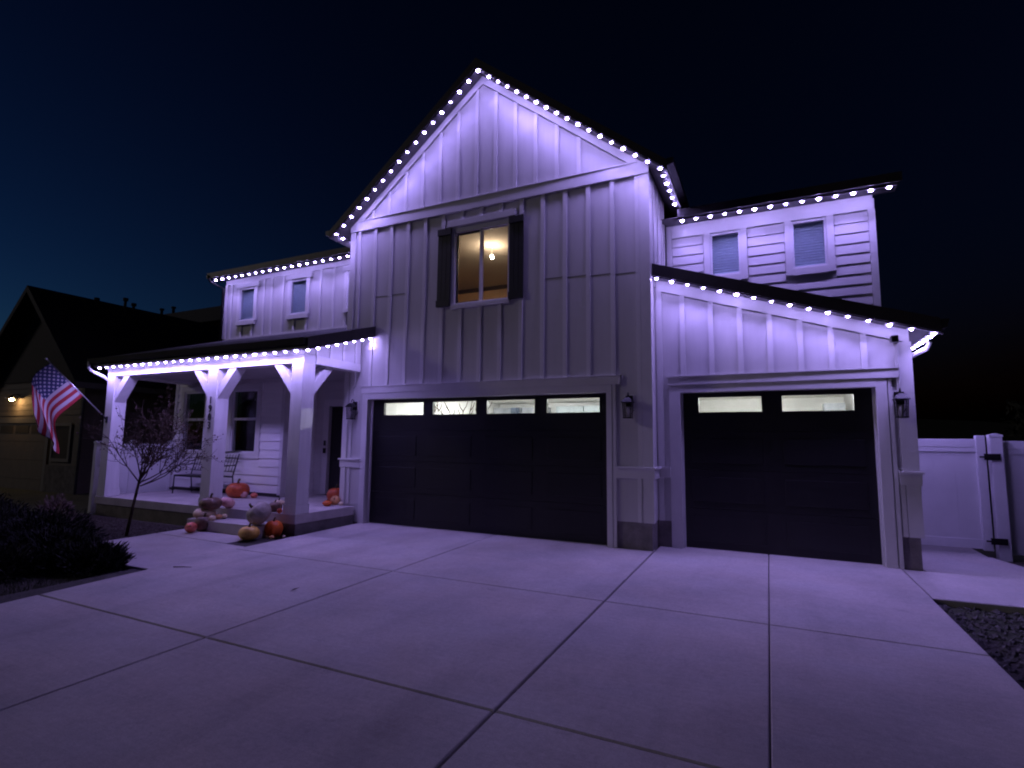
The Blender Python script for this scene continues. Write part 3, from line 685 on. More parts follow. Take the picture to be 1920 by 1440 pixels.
MB().prism([(yE, pr(yE)-.010), (-1.49, pr(-1.49)-.010), (-1.49, pr(-1.49)-.002), (yE, pr(yE)-.002)], 'x', -6.42, .115).build('soffit', 'soffit', PR)
MB().prism([(-1.489, pr(-1.489)-.010), (-.03, pr(-.03)-.010), (-.03, pr(-.03)-.002), (-1.489, pr(-1.489)-.002)], 'x', -.185, .115).build('soffit', 'soffit', PR)
MB().prism([(yE-.10, pr(yE)+.17), (yE-.07, pr(yE)+.06), (yE-.026, pr(yE)+.055), (yE-.026, pr(yE)+.17)], 'x', -6.50, .10).build('gutter', 'gutter_dark', PR)
MB().tube([(-6.46, -1.80, 3.30), (-6.47, -1.80, 3.16), (-6.46, -1.76, 3.10), (-6.36, -1.52, 2.97), (-6.34, -1.42, 2.88), (-6.34, -1.40, .2)], .036, 8).build('downspout', 'gutter_white', H, smooth=True)
# house number on the front of the middle post
def digit(ch, x, z, size, par):
    cu = bpy.data.curves.new('digit', 'FONT'); cu.body = ch; cu.size = size; cu.extrude = .006; cu.align_x = 'CENTER'
    o = bpy.data.objects.new('tmp', cu); COL.objects.link(o)
    dg = bpy.context.evaluated_depsgraph_get(); me = bpy.data.meshes.new_from_object(o.evaluated_get(dg))
    bpy.data.objects.remove(o)
    me.transform(Matrix.Rotation(PI/2, 4, 'X')); me.materials.append(MATS['digit_black'])
    q = bpy.data.objects.new('number_digit', me); reg(q, (x, -1.503, z), par)
for ch, z in zip('1903', (2.30, 2.135, 1.97, 1.805)): digit(ch, -2.665, z, .20, pm)

YB = .35
pwins = [(-6.30, -5.45, 1.28, 2.80), (-4.47, -3.58, 1.28, 2.80)]
pb = MB(); holed(pb, -6.67, -2.72, ZP, 3.03, YB, YB+.12, pwins); pb.box(-2.84, -2.72, YB+.121, 1.3, ZP, 3.03); pb.box(-6.67, -6.55, YB+.121, 1.6, 0, 3.2)
PB = pb.build('porch_wall', 'porch_lap_lit', H)
z0 = .40
while z0 < 3.0:
    z1 = min(z0+.195, 3.02); segs = [(-6.56, -2.80)]
    for a, b, c, d in pwins:
        if z1 > c-.12 and z0 < d+.13:
            segs = [s for q in segs for s in ((q[0], min(q[1], a-.125)), (max(q[0], b+.125), q[1])) if s[1]-s[0] > .03 and (s[0] < a or s[0] > b)]
    for a, b in segs: lap(MB(), a, b, z0+.001, z1-.001, YB, pr=.030).build('lap_board', 'porch_lap_lit', PB)
    z0 += .195
bx('corner_board', 'trim', PB, -6.68, -6.565, YB-.03, YB-.001, ZP+.05, 3.02); bx('corner_board', 'trim', PB, -2.795, -2.70, YB-.03, YB-.001, ZP+.05, 3.02)
bx('corner_board', 'trim', PB, -2.719, -2.70, YB, YB+.1, ZP+.05, 3.02); bx('base_flashing', 'joint', PB, -6.67, -2.72, YB-.016, YB-.001, ZP+.002, .395)
for a, b, c, d in pwins:
    Wn = bpy.data.objects.new('porch_window', None); reg(Wn, ((a+b)/2, YB, c), H)
    f = MB(); t = .05
    f.box(a, a+t, YB-.02, YB+.07, c, d); f.box(b-t, b, YB-.02, YB+.07, c, d); f.box(a+t, b-t, YB-.02, YB+.07, d-t, d); f.box(a+t, b-t, YB-.02, YB+.07, c, c+t); f.build('frame', 'frame_white', Wn)
    bx('meeting_rail', 'frame_white', Wn, a+t, b-t, YB-.004, YB+.05, 2.06, 2.12)
    k = MB(); k.box(a-.12, a-.001, YB-.035, YB-.001, c-.12, d+.12); k.box(b+.001, b+.12, YB-.035, YB-.001, c-.12, d+.12); k.box(a, b, YB-.035, YB-.001, c-.12, c-.001); k.box(a, b, YB-.035, YB-.001, d+.001, d+.12); k.build('casing', 'trim', Wn)
    bx('pane', 'tinted_pane', Wn, a+t, b-t, YB+.024, YB+.028, c+t, 2.06); bx('pane', 'tinted_pane', Wn, a+t, b-t, YB+.010, YB+.014, 2.12, d-t)
    cm = MB(); n = 24
    vs_ = []
    for i in range(n+1):
        x = a+.06+(b-a-.12)*i/n; zb = 2.42 + .16*math.sin(PI*i/n*1.0)+.03*math.sin(i*2.1)
        vs_ += [(x, YB+.10+.012*math.sin(i*1.7), zb), (x, YB+.10+.012*math.sin(i*1.7), d-.05)]
    cm.add(vs_, [(2*i, 2*i+2, 2*i+3, 2*i+1) for i in range(n)]).build('valance', 'curtain', Wn)
    dk = MB(); dk.box(a-.1, b+.1, YB+.9, YB+.92, c-.3, d+.2); dk.box(a-.12, a-.1, YB+.121, YB+.92, c-.3, d+.2); dk.box(b+.1, b+.12, YB+.121, YB+.92, c-.3, d+.2); dk.box(a-.1, b+.1, YB+.121, YB+.9, c-.32, c-.3); dk.box(a-.1, b+.1, YB+.121, YB+.9, d+.18, d+.2); dk.build('room_back', 'room_dark', Wn)
# entry recess
YE = 1.30
eb = MB(); holed(eb, -2.72, XL-.001, ZP, 3.03, YE, YE+.12, [(-2.28, -1.33, ZP, 2.42)]); EB = eb.build('entry_wall', 'lap', H)
z0 = .40
while z0 < 3.0:
    z1 = min(z0+.195, 3.02)
    lap(MB(), -2.71, -2.46, z0+.001, z1-.001, YE).build('lap_board', 'lap', EB)
    lap(MB(), -1.17, XL-.03, z0+.001, z1-.001, YE).build('lap_board', 'lap', EB)
    if z1 > 2.6: lap(MB(), -2.455, -1.175, z0+.001, z1-.001, YE).build('lap_board', 'lap', EB)
    z0 += .195
ED = bpy.data.objects.new('entry_door', None); reg(ED, (-1.8, YE, ZP), H)
bx('leaf', 'black_paint', ED, -2.27, -1.34, YE+.05, YE+.09, ZP+.02, 2.41)
for zz in ((.5, 1.1), (1.25, 2.25)):
    for xx in ((-2.17, -1.85), (-1.76, -1.44)): bx('raised_panel', 'black_paint', ED, *xx, YE+.036, YE+.049, *zz, bevel=.008)
cs = MB(); cs.box(-2.45, -2.281, YE-.034, YE-.001, ZP+.03, 2.58); cs.box(-1.329, -1.18, YE-.034, YE-.001, ZP+.03, 2.58); cs.box(-2.28, -1.33, YE-.034, YE-.001, 2.421, 2.58); cs.build('casing', 'trim', ED)
bx('threshold', 'joint', ED, -2.28, -1.33, YE-.05, YE+.12, ZP+.001, ZP+.02)
bx('doorbell', 'black_metal', ED, -2.395, -2.335, YE-.052, YE-.035, 1.48, 1.60); bx('keypad', 'black_metal', ED, -2.40, -2.33, YE-.060, YE-.035, 1.30, 1.42)

# ------------------------------------------------------------------ LED tracks along the eaves
lens_me = None
def lens_mesh():
    b = MB(); r = .022
    b.lathe([(r*.35, -.017), (r*.8, -.012), (r, -.004), (r, .002)], (0, 0, 0), 10)
    me = bpy.data.meshes.new('lamp_lens'); me.from_pydata(b.v, [], b.f)
    bm = bmesh.new(); bm.from_mesh(me); bmesh.ops.recalc_face_normals(bm, faces=bm.faces); bm.to_mesh(me); bm.free()
    me.materials.append(MATS['led']); return me
LENS = lens_mesh()
def hous_mesh():
    b = MB(); b.lathe([(.022, .0022), (.052, .0060), (.054, .010), (.030, .016)], (0, 0, 0), 14)  # housing flared and white, shaped to give each lens a glare halo
    me = bpy.data.meshes.new('lamp_halo_housing'); me.from_pydata(b.v, [], b.f); me.materials.append(MATS['halo_white']); return me
HOUS = hous_mesh()
LED = bpy.data.lights.new('led_beam', 'SPOT'); LED.energy = LED_POWER; LED.color = LED_COL
LED.spot_size = math.radians(LED_CONE); LED.spot_blend = 1.0; LED.shadow_soft_size = .02
LEDW = LED.copy(); LEDW.name = 'led_wide_beam'; LEDW.spot_size = math.radians(168); LEDW.energy = LED_POWER*.52; LEDW.spot_blend = .35
LEDR = LED.copy(); LEDR.name = 'led_side_beam'; LEDR.spot_size = math.radians(150); LEDR.energy = LED_POWER*.34
def track(p0, p1, n, label, beam=None):
    p0, p1 = Vector(p0), Vector(p1)
    t = thing('light_track', tuple((p0+p1)/2), label, 'string lights', 'light tracks along the eaves')
    d = (p1-p0).normalized(); a = d.cross(Vector((0, 0, 1))).normalized()
    q0, q1 = p0-d*.10, p1+d*.10; r = MB(); up = Vector((0, 0, 1)); c = []
    for q in (q0, q1):
        for s1, s2 in ((-.03, .016), (.03, .016), (.03, .031), (-.03, .031)): c.append(tuple(q+a*s1+up*s2))
    r.add(c, [(0, 1, 2, 3), (7, 6, 5, 4), (0, 4, 5, 1), (1, 5, 6, 2), (2, 6, 7, 3), (3, 7, 4, 0)]); r.build('rail', 'rail_metal', t)
    rnd = random.Random(n*7+int(p0.x*100))
    for i in range(n):
        p = p0.lerp(p1, i/(n-1))
        h = bpy.data.objects.new('lamp', HOUS); reg(h, tuple(p), t)
        h.rotation_euler = (rnd.uniform(-.1, .1), rnd.uniform(-.1, .1), 0)
        l = bpy.data.objects.new('lens', LENS); reg(l, tuple(p), h)
        k_ = rnd.uniform(.82, 1.30); l.scale = (k_, k_, k_)
        b_ = bpy.data.objects.new('led_beam', beam or LED); reg(b_, (p.x, p.y, p.z-.05), h)
    return t
zt = lambda x: soff(x)-.045
track((2.52, -.262, zt(2.52)+.0), (-.818, -.262, zt(-.818)), 18, 'glowing light track on the main gable slope that ends above the porch')
track((2.76, -.262, zt(2.76)), (5.835, -.262, zt(5.835)), 17, 'glowing light track on the main gable slope that ends above the small garage')
track((-.835, -.05, zt(-.835)), (-.835, 1.10, zt(-.835)), 5, 'short light track under the main gable eave over the porch roof')
track((5.845, -.02, zt(5.845)), (5.845, 1.10, zt(5.845)), 5, 'short light track under the main gable eave above the small garage roof')
track((-6.763, 1.25, 6.088), (-1.10, 1.25, 6.088), 22, 'long light track under the upper eave above the batten wing windows')
track((5.948, 1.25, 5.612), (9.04, 1.25, 5.612), 14, 'light track under the upper eave above the lap-sided wing with blinds')
track((-6.275, -1.68, 3.162), (-.22, -1.68, 3.162), 24, 'long light track along the front eave of the porch roof', beam=LEDW)
track((.06, -1.68, pr(-1.68)-.045), (.06, -.10, pr(-.10)-.045), 8, 'light track up the sloping end of the porch roof to the gable wall', beam=LEDR)
track((5.665, .2, s3(5.665)-.042), (9.213, .2, s3(9.213)-.042), 16, 'light track down the sloping roof edge above the small garage door')
track((9.22, .42, s3(9.22)-.042), (9.22, 3.2, s3(9.22)-.042), 13, 'light track running back under the low side eave by the gate', beam=LEDW)

# ------------------------------------------------------------------ wall lanterns, camera, hook
def lantern(x, y, zt_, label):
    t = thing('wall_lantern', (x, y, zt_-.40), label, 'lantern', 'black wall lanterns by the garage doors')
    yc = y-.135
    bx('mount_block', 'trim', t, x-.085, x+.085, y-.022, y-.001, zt_-.22, zt_-.01); bx('back_plate', 'black_metal', t, x-.055, x+.055, y-.04, y-.023, zt_-.20, zt_-.03)
    MB().tube([(x, y-.04, zt_-.10), (x, y-.07, zt_-.01), (x, y-.11, zt_+.012), (x, yc, zt_-.02), (x, yc, zt_-.05)], .008, 6).build('hook_arm', 'black_metal', t, smooth=True)
    ro = MB(); s0, s1 = .085, .022; zr0, zr1 = zt_-.135, zt_-.062
    ro.add([(x-s0, yc-s0, zr0), (x+s0, yc-s0, zr0), (x+s0, yc+s0, zr0), (x-s0, yc+s0, zr0), (x-s0*.6, yc-s0*.6, zr0+.05), (x+s0*.6, yc-s0*.6, zr0+.05), (x+s0*.6, yc+s0*.6, zr0+.05), (x-s0*.6, yc+s0*.6, zr0+.05), (x-s1, yc-s1, zr1), (x+s1, yc-s1, zr1), (x+s1, yc+s1, zr1), (x-s1, yc+s1, zr1)],
           [(3, 2, 1, 0), (0, 1, 5, 4), (1, 2, 6, 5), (2, 3, 7, 6), (3, 0, 4, 7), (4, 5, 9, 8), (5, 6, 10, 9), (6, 7, 11, 10), (7, 4, 8, 11), (8, 9, 10, 11)])
    ro.build('lantern_roof', 'black_metal', t)
    bx('eave_ring', 'black_metal', t, x-.088, x+.088, yc-.088, yc+.088, zr0-.012, zr0-.001)
    zb = zt_-.385; cg = MB(); a, b = .068, .055
    for sx in (-1, 1):
        for sy in (-1, 1): cg.tube([(x+sx*b, yc+sy*b, zb+.01), (x+sx*a, yc+sy*a, zr0-.01)], .007, 4)
    cg.build('cage', 'black_metal', t)
    bx('base_ring', 'black_metal', t, x-b-.01, x+b+.01, yc-b-.01, yc+b+.01, zb-.005, zb+.010)
    gl = MB(); gl.add([(x-b, yc-b, zb+.011), (x+b, yc-b, zb+.011), (x+b, yc+b, zb+.011), (x-b, yc+b, zb+.011), (x-a, yc-a, zr0-.012), (x+a, yc-a, zr0-.012), (x+a, yc+a, zr0-.012), (x-a, yc+a, zr0-.012)], [(0, 1, 5, 4), (1, 2, 6, 5), (2, 3, 7, 6), (3, 0, 4, 7)])
    gl.build('glass', 'seeded_glass', t)
    MB().lathe([(.012, 0), (.012, .06), (.022, .09), (.024, .12), (.006, .15)], (x, yc, zb+.012), 8).build('bulb', 'gutter_white', t, smooth=True)
    MB().tube([(x+.02, y-.05, zb+.05), (x+.07, y-.03, zb+.13)], .006, 5).build('scroll', 'black_metal', t)
lantern(-.32, 0, 2.42, 'unlit black lantern on the wall between the front porch and the double garage door')
lantern(5.25, 0, 2.39, 'unlit black lantern in shade on the wall between the two garage doors')
lantern(8.83, Y3, 2.385, 'unlit black lantern beside the small garage door next to the gate')
sc_ = thing('security_camera', (8.82, Y3-.03, 3.0), 'small black security camera high on the corner above the lantern by the gate', 'camera')
bx('bracket', 'black_metal', sc_, 8.80, 8.86, Y3-.055, Y3-.027, 3.03, 3.11)
MB().tube([(8.83, Y3-.05, 3.07), (8.80, Y3-.16, 3.05)], [.022, .03], 8).build('arm', 'black_metal', sc_)
MB().box(8.745, 8.825, Y3-.27, Y3-.161, 3.01, 3.10).build('body', 'black_metal', sc_, bevel=.01)
bx('lens_face', 'gutter_white', sc_, 8.795, 8.8265, Y3-.2, Y3-.17, 3.03, 3.08)
MB().tube([(8.85, Y3-.032, 3.06), (8.852, Y3-.032, 2.6), (8.845, Y3-.032, 2.45)], .006, 5).build('cable', 'gutter_white', sc_)
hk = thing('wall_hook', (8.755, Y3-.03, 2.44), 'tiny black hook on the white wall above the lantern near the gate', 'hook')
bx('plate', 'black_metal', hk, 8.74, 8.77, Y3-.012, Y3-.001, 2.47, 2.52); MB().tube([(8.755, Y3-.012, 2.51), (8.755, Y3-.04, 2.50), (8.755, Y3-.045, 2.46), (8.755, Y3-.03, 2.44)], .006, 5).build('hook_bend', 'black_metal', hk)

# ------------------------------------------------------------------ fences and gate
YF = 2.30
def panel_bay(par, x0, x1, y, z0, z1):
    n = max(1, round((x1-x0)/.285)); wd = (x1-x0)/n
    for k in range(n): bx('board', 'vinyl', par, x0+k*wd+.0004, x0+(k+1)*wd-.0004, y+.015, y+.035, z0+.12, z1-.12)
    bx('top_rail', 'vinyl', par, x0, x1, y, y+.05, z1-.13, z1, bevel=.004); bx('bottom_rail', 'vinyl', par, x0, x1, y, y+.05, z0, z0+.14, bevel=.004)
    bx('rail_lip', 'vinyl', par, x0, x1, y-.006, y-.0005, z1-.20, z1-.135)
def fpost(par, x, y, z1, w_=.127):
    p = bx('fence_post', 'vinyl', par, x, x+w_, y-.04, y-.04+w_, -.12, z1-.05, bevel=.006)
    MB().prism([(x-.008, z1-.05), (x+w_+.008, z1-.05), (x+w_+.008, z1-.02), (x+w_/2, z1+.005), (x-.008, z1-.02)], 'y', y-.048, y+.095).build('post_cap', 'vinyl', p)
gate = thing('gate', (9.7, YF, 0), 'white vinyl privacy gate with black hinges beside the small garage', 'gate')
panel_bay(gate, 9.03, 10.12, YF, .07, 1.745)
bx('gate_stile', 'vinyl', gate, 10.121, 10.235, YF-.02, YF+.06, .05, 1.80, bevel=.006)
for z in (1.47, .20):
    h = bx('hinge', 'black_metal', gate, 10.20, 10.395, YF-.062, YF-.042, z-.045, z+.05); bx('hinge_tail', 'black_metal', h, 10.145, 10.199, YF-.058, YF-.046, z-.012, z+.012)
fence = thing('vinyl_fence', (12, YF, 0), 'white vinyl fence continuing from the gate hinges along the side yard', 'fence')
fpost(fence, 10.29, YF, 1.83, .15); panel_bay(fence, 10.45, 12.2, YF+.12, .0, 1.72); fpost(fence, 12.2, YF+.12, 1.80); panel_bay(fence, 12.33, 14.2, YF+.12, .0, 1.72)
XF = -6.73
fl = thing('vinyl_fence', (XF, .4, -.1), 'white vinyl fence running back past the open end of the porch', 'fence')
def side_bay(par, y0, y1, x, z0, z1):
    n = max(1, round((y1-y0)/.285)); wd = (y1-y0)/n
    for k in range(n): bx('board', 'vinyl', par, x+.015, x+.035, y0+k*wd+.0004, y0+(k+1)*wd-.0004, z0+.12, z1-.12)
    bx('top_rail', 'vinyl', par, x, x+.05, y0, y1, z1-.13, z1, bevel=.004); bx('bottom_rail', 'vinyl', par, x, x+.05, y0, y1, z0, z0+.14, bevel=.004)
def side_post(par, x, y, z1, w_=.127):
    p = bx('fence_post', 'vinyl', par, x-.04, x-.04+w_, y, y+w_, -.2, z1-.05, bevel=.006)
    MB().prism([(x-.048, z1-.05), (x+.095, z1-.05), (x+.095, z1-.02), (x+.0235, z1+.005), (x-.048, z1-.02)], 'y', y-.008, y+w_+.008).build('post_cap', 'vinyl', p)
side_post(fl, XF, -1.40, 1.53, .11); side_bay(fl, -1.29, -.66, XF, -.06, 1.47); side_post(fl, XF, -.66, 1.56, .11); side_bay(fl, -.55, .28, XF, -.06, 1.47); side_post(fl, XF, .28, 1.56, .11)

# ------------------------------------------------------------------ flag
FB = Vector((-6.16, -1.505, 2.02)); pd = Vector((-.06, -.70, .715)).normalized(); PLn = 1.68
fg = thing('flag', tuple(FB), 'American flag hanging from a slanted metal pole on the porch corner post', 'flag')
MB().tube([FB, FB+pd*PLn], .0125, 8).build('pole', 'pole_metal', fg, smooth=True)
tip = FB+pd*PLn; MB().lathe([(.004, -.028), (.022, -.015), (.024, .005), (.010, .03)], tuple(tip), 10).build('finial', 'pole_metal', fg, smooth=True)
br = MB(); br.box(FB.x-.03, FB.x+.03, -1.515, -1.497, 1.94, 2.08); br.tube([FB+Vector((0, .0, -.01)), FB+pd*.14], .021, 8); br.build('bracket', 'black_metal', fg)
def flag_cloth():
    nu, nv = 60, 30; hoist, fly = .90, 1.42
    fd = Vector((-.05, -.68, -.73)).normalized(); dn = Vector((.12, .14, -1)).normalized(); side = Vector((1, 0, 0))
    vs = []; uvs = []
    for j in range(nv+1):
        v = j/nv; h0 = tip - pd*(.10 + hoist*(1-v))          # v=1 is the canton end near the tip
        p = h0.copy(); prev = 0
        for i in range(nu+1):
            u = i/nu
            if i:
                turn = 1/(1+math.exp(-((u*fly) - (.44+.24*(1-v)))*14))
                d = fd.lerp(dn, turn).normalized(); p = p + d*(fly/nu)
            wv = side*(.045*math.sin(u*7+v*3)*u + .07*math.sin(v*9+u*4)*u**1.5) + Vector((0, .03*math.sin(v*11+u*9)*u, 0))
            vs.append(p+wv); uvs.append((u, v))
    fs = [(j*(nu+1)+i, j*(nu+1)+i+1, (j+1)*(nu+1)+i+1, (j+1)*(nu+1)+i) for j in range(nv) for i in range(nu)]
    me = bpy.data.meshes.new('cloth'); me.from_pydata([tuple(q-FB) for q in vs], [], fs)
    ul = me.uv_layers.new(name='UVMap')
    for lp_ in me.loops: ul.data[lp_.index].uv = uvs[lp_.vertex_index]
    for p_ in me.polygons: p_.use_smooth = True
    me.materials.append(MATS['flag_cloth'])
    o = bpy.data.objects.new('cloth', me); reg(o, tuple(FB), fg)
    so = o.modifiers.new('thick', 'SOLIDIFY'); so.thickness = .003
flag_cloth()

# ------------------------------------------------------------------ bench
def bench():
    x0, x1, yf, yb = -5.55, -4.05, -.28, .16; zs = ZP+.43
    t = thing('porch_bench', ((x0+x1)/2, -.06, ZP), 'black wrought metal bench with scroll arms against the porch wall', 'bench')
    for x in (x0, x1):
        MB().tube([(x, yf, ZP), (x, yf+.015, zs)], .016, 6).build('front_leg', 'black_metal', t)
        MB().tube([(x, yb+.03, ZP), (x, yb-.02, zs), (x, yb+.06, zs+.30), (x, yb+.12, zs+.52)], .016, 6).build('back_leg', 'black_metal', t)
        sp = [(x, yb+.05, zs+.27), (x, yb-.08, zs+.245), (x, yf+.10, zs+.235)]
        for k in range(15):
            a = PI/2 + k*.52; r = .105*(1-k/18); sp.append((x, yf+.07-r*math.cos(a-PI/2+PI/2), zs+.13+r*math.sin(a)))
        MB().tube(sp, .011, 6).build('scroll_arm', 'black_metal', t, smooth=True)
    for k in range(6):
        y = yf+.01+k*.075; bx('seat_slat', 'black_metal', t, x0, x1, y, y+.055, zs-.008, zs+.010)
    MB().tube([(x0, yf+.02, zs-.02), (x1, yf+.02, zs-.02)], .014, 5).build('front_rail', 'black_metal', t); MB().tube([(x0, yb-.02, zs-.02), (x1, yb-.02, zs-.02)], .014, 5).build('rear_rail', 'black_metal', t)
    MB().tube([(x0, yb-.02, ZP+.12), (x1, yb-.02, ZP+.12)], .013, 5).build('stretcher', 'black_metal', t)
    bk = lambda z: yb-.02+.27*(z-zs)
    n = 16; top = []
    for i in range(n+1):
        f = i/n; z = zs+.54+.06*abs(2*f-1)**2; top.append((x0+(x1-x0)*f, bk(z)+.01, z))
    MB().tube(top, .014, 6).build('top_rail', 'black_metal', t, smooth=True)
    for z in (zs+.10, zs+.24, zs+.42): MB().tube([(x0, bk(z), z), (x1, bk(z), z)], .009, 5).build('back_rail', 'black_metal', t)
    for k in range(1, 15):
        x = x0+(x1-x0)*k/15; MB().tube([(x, bk(zs+.10), zs+.10), (x, bk(zs+.50), zs+.50)], .007, 5).build('back_spindle', 'black_metal', t)
bench()

# ------------------------------------------------------------------ pumpkins and gourds
def gourd(u, v, wpx, hpx, z, color, label, kind='pumpkin', ribs=10, tilt=(0, 0), stem=True, dz=0, push=0):
    c = onZ(u, v+hpx/2, z+dz)
    sc = depth(c)/FPX; rx = wpx*sc/2*1.15; rz = hpx*sc/2*1.14
    d = np.array([c[0]-CAM[0], c[1]-CAM[1]]); d /= np.linalg.norm(d); c = np.array([c[0]+d[0]*(rx*.75+push), c[1]+d[1]*(rx*.75+push), z+dz])
    rnd = random.Random(int(u*13+v*7)); ph = rnd.uniform(0, 6)
    nm = {'pumpkin': 'pumpkin', 'gourd': 'gourd', 'squash': 'squash'}[kind]
    t = thing(nm, tuple(c), label, nm, 'pumpkins and gourds piled at the porch')
    R_ = Matrix.Rotation(tilt[1], 4, 'Z') @ Matrix.Rotation(tilt[0], 4, 'X')
    nA, nZ = 40, 14; vs = []
    for j in range(nZ+1):
        th_ = PI*j/nZ; s_, c_ = math.sin(th_), math.cos(th_)
        for i in range(nA):
            a = 2*PI*i/nA
            rib = 1-.075*(abs(math.cos(a*ribs/2+ph))**8) if ribs else 1
            r = rx*(s_**.8 if kind == 'pumpkin' else s_)*rib*(1+.03*math.sin(2*a+ph)); zz = rz*c_
            if kind == 'pumpkin': zz -= rz*.16*math.exp(-(s_/.32)**2)*(1 if c_ > 0 else -1)
            if kind == 'squash':
                q = (1-c_)/2; r *= (.62+.55*q)
            vs.append(Vector((r*math.cos(a), r*math.sin(a)*.95, zz)))
    vs = [R_ @ q for q in vs]; lo = min(q.z for q in vs)
    b = MB(); b.add([(q.x+c[0], q.y+c[1], q.z-lo+c[2]+.001) for q in vs], [(j*nA+i, j*nA+(i+1) % nA, (j+1)*nA+(i+1) % nA, (j+1)*nA+i) for j in range(nZ) for i in range(nA)])
    b.build('body', 'gourd_'+color, t, smooth=True)
    if stem:
        tp = R_ @ Vector((0, 0, rz*.82)); ax = (R_ @ Vector((0, 0, 1))); l = max(.02, rx*.42)
        o = Vector((c[0], c[1], c[2]-lo))
        MB().tube([o+tp, o+tp+ax*l*.5, o+tp+ax*l+Vector((l*.35, 0, 0))], [rx*.14, rx*.09, rx*.10], 6).build('stem', 'stem', t)
    return t
ST = .155; GD = -.03
gourd(445, 921, 37, 27, ZP, 'rust', 'big rust orange pumpkin on the porch floor before the bench', ribs=14)
gourd(457, 929, 12, 11, ZP, 'pink', 'small pale pink gourd leaning on the big porch pumpkin', 'gourd', 8)
gourd(476, 930, 12, 9, ZP, 'coral', 'small coral gourd beside the big porch pumpkin', 'gourd', 6)
gourd(432, 929, 9, 10, ZP, 'tan', 'small tan gourd on the bench side of the big porch pumpkin', 'gourd', 6, push=.3)
gourd(424, 941, 19, 26, ZP, 'pink', 'pale pink long squash lying before the middle porch post', 'squash', 0, tilt=(1.25, -.9))
gourd(394, 946, 36, 22, ZP, 'brown', 'dark brown pumpkin on the slab edge before the middle post', ribs=12)
gourd(383, 965, 36, 19, ST, 'cream', 'white pumpkin on the step below the dark brown one', ribs=10)
gourd(398, 973, 11, 9, ST, 'cream', 'tiny white gourd before the white pumpkin on the step', 'gourd', 0)
gourd(409, 970, 12, 8, ST, 'tan', 'tiny tan gourd between two tiny white gourds on the step', 'gourd', 6)
gourd(420, 969, 10, 8, ST, 'cream', 'tiny white gourd farthest along the step from the white pumpkin', 'gourd', 0)
gourd(357, 987, 19, 27, GD, 'coral', 'coral long squash lying on the path by the step end', 'squash', 0, tilt=(1.3, .9))
gourd(382, 984, 31, 26, GD, 'brown', 'dark round pumpkin on the path beside the coral squash', ribs=10)
gourd(484, 970, 42, 35, ST, 'grey_green', 'large grey ribbed pumpkin leaning on the step by the corner post', ribs=14, tilt=(.8, -.6))
gourd(515, 952, 23, 17, ZP, 'brown', 'mottled brown pumpkin on the slab beside the corner post', ribs=9)
gourd(498, 951, 12, 6, ZP, 'cream', 'flat white gourd on the slab edge above the large grey pumpkin', 'gourd', 6)
gourd(523, 943, 19, 8, ZP, 'cream', 'flat white pumpkin behind the mottled brown pumpkin', ribs=8)
gourd(524, 959, 9, 9, ZP, 'rust', 'small rust gourd at the foot of the corner post', 'gourd', 6)
gourd(466, 1002, 33, 23, GD, 'yellow', 'yellow striped pumpkin on the path at the end of the step', ribs=18)
gourd(512, 994, 31, 29, GD-.02, 'orange', 'round orange pumpkin in the mulch corner by the step', ribs=10)
gourd(501, 1008, 8, 6, GD-.04, 'cream', 'tiny white gourd on the mulch before the round orange pumpkin', 'gourd', 0)
gourd(509, 1009, 9, 7, GD-.04, 'tan', 'tiny tan gourd on the mulch before the round orange pumpkin', 'gourd', 0)
gourd(520, 1006, 9, 6, GD-.04, 'yellow', 'tiny yellow gourd on the mulch before the round orange pumpkin', 'gourd', 0)
gourd(532, 1007, 6, 5, GD-.04, 'cream', 'tiny white gourd alone at the slab corner on the mulch', 'gourd', 0)
gourd(629, 930, 31, 26, ZP, 'rust', 'rust orange pumpkin on the slab beside the garage wall', ribs=12)
gourd(628, 941, 16, 14, ZP, 'tan', 'small orange tan pumpkin before the one by the garage wall', ribs=8, tilt=(1.1, .5))
gourd(613, 945, 15, 9, ZP, 'orange', 'flat orange gourd on the doorward side of the garage wall pumpkin', 'gourd', 8)
gourd(639, 945, 7, 7, ZP, 'cream', 'tiny white gourd at the slab end by the garage wall', 'gourd', 0)

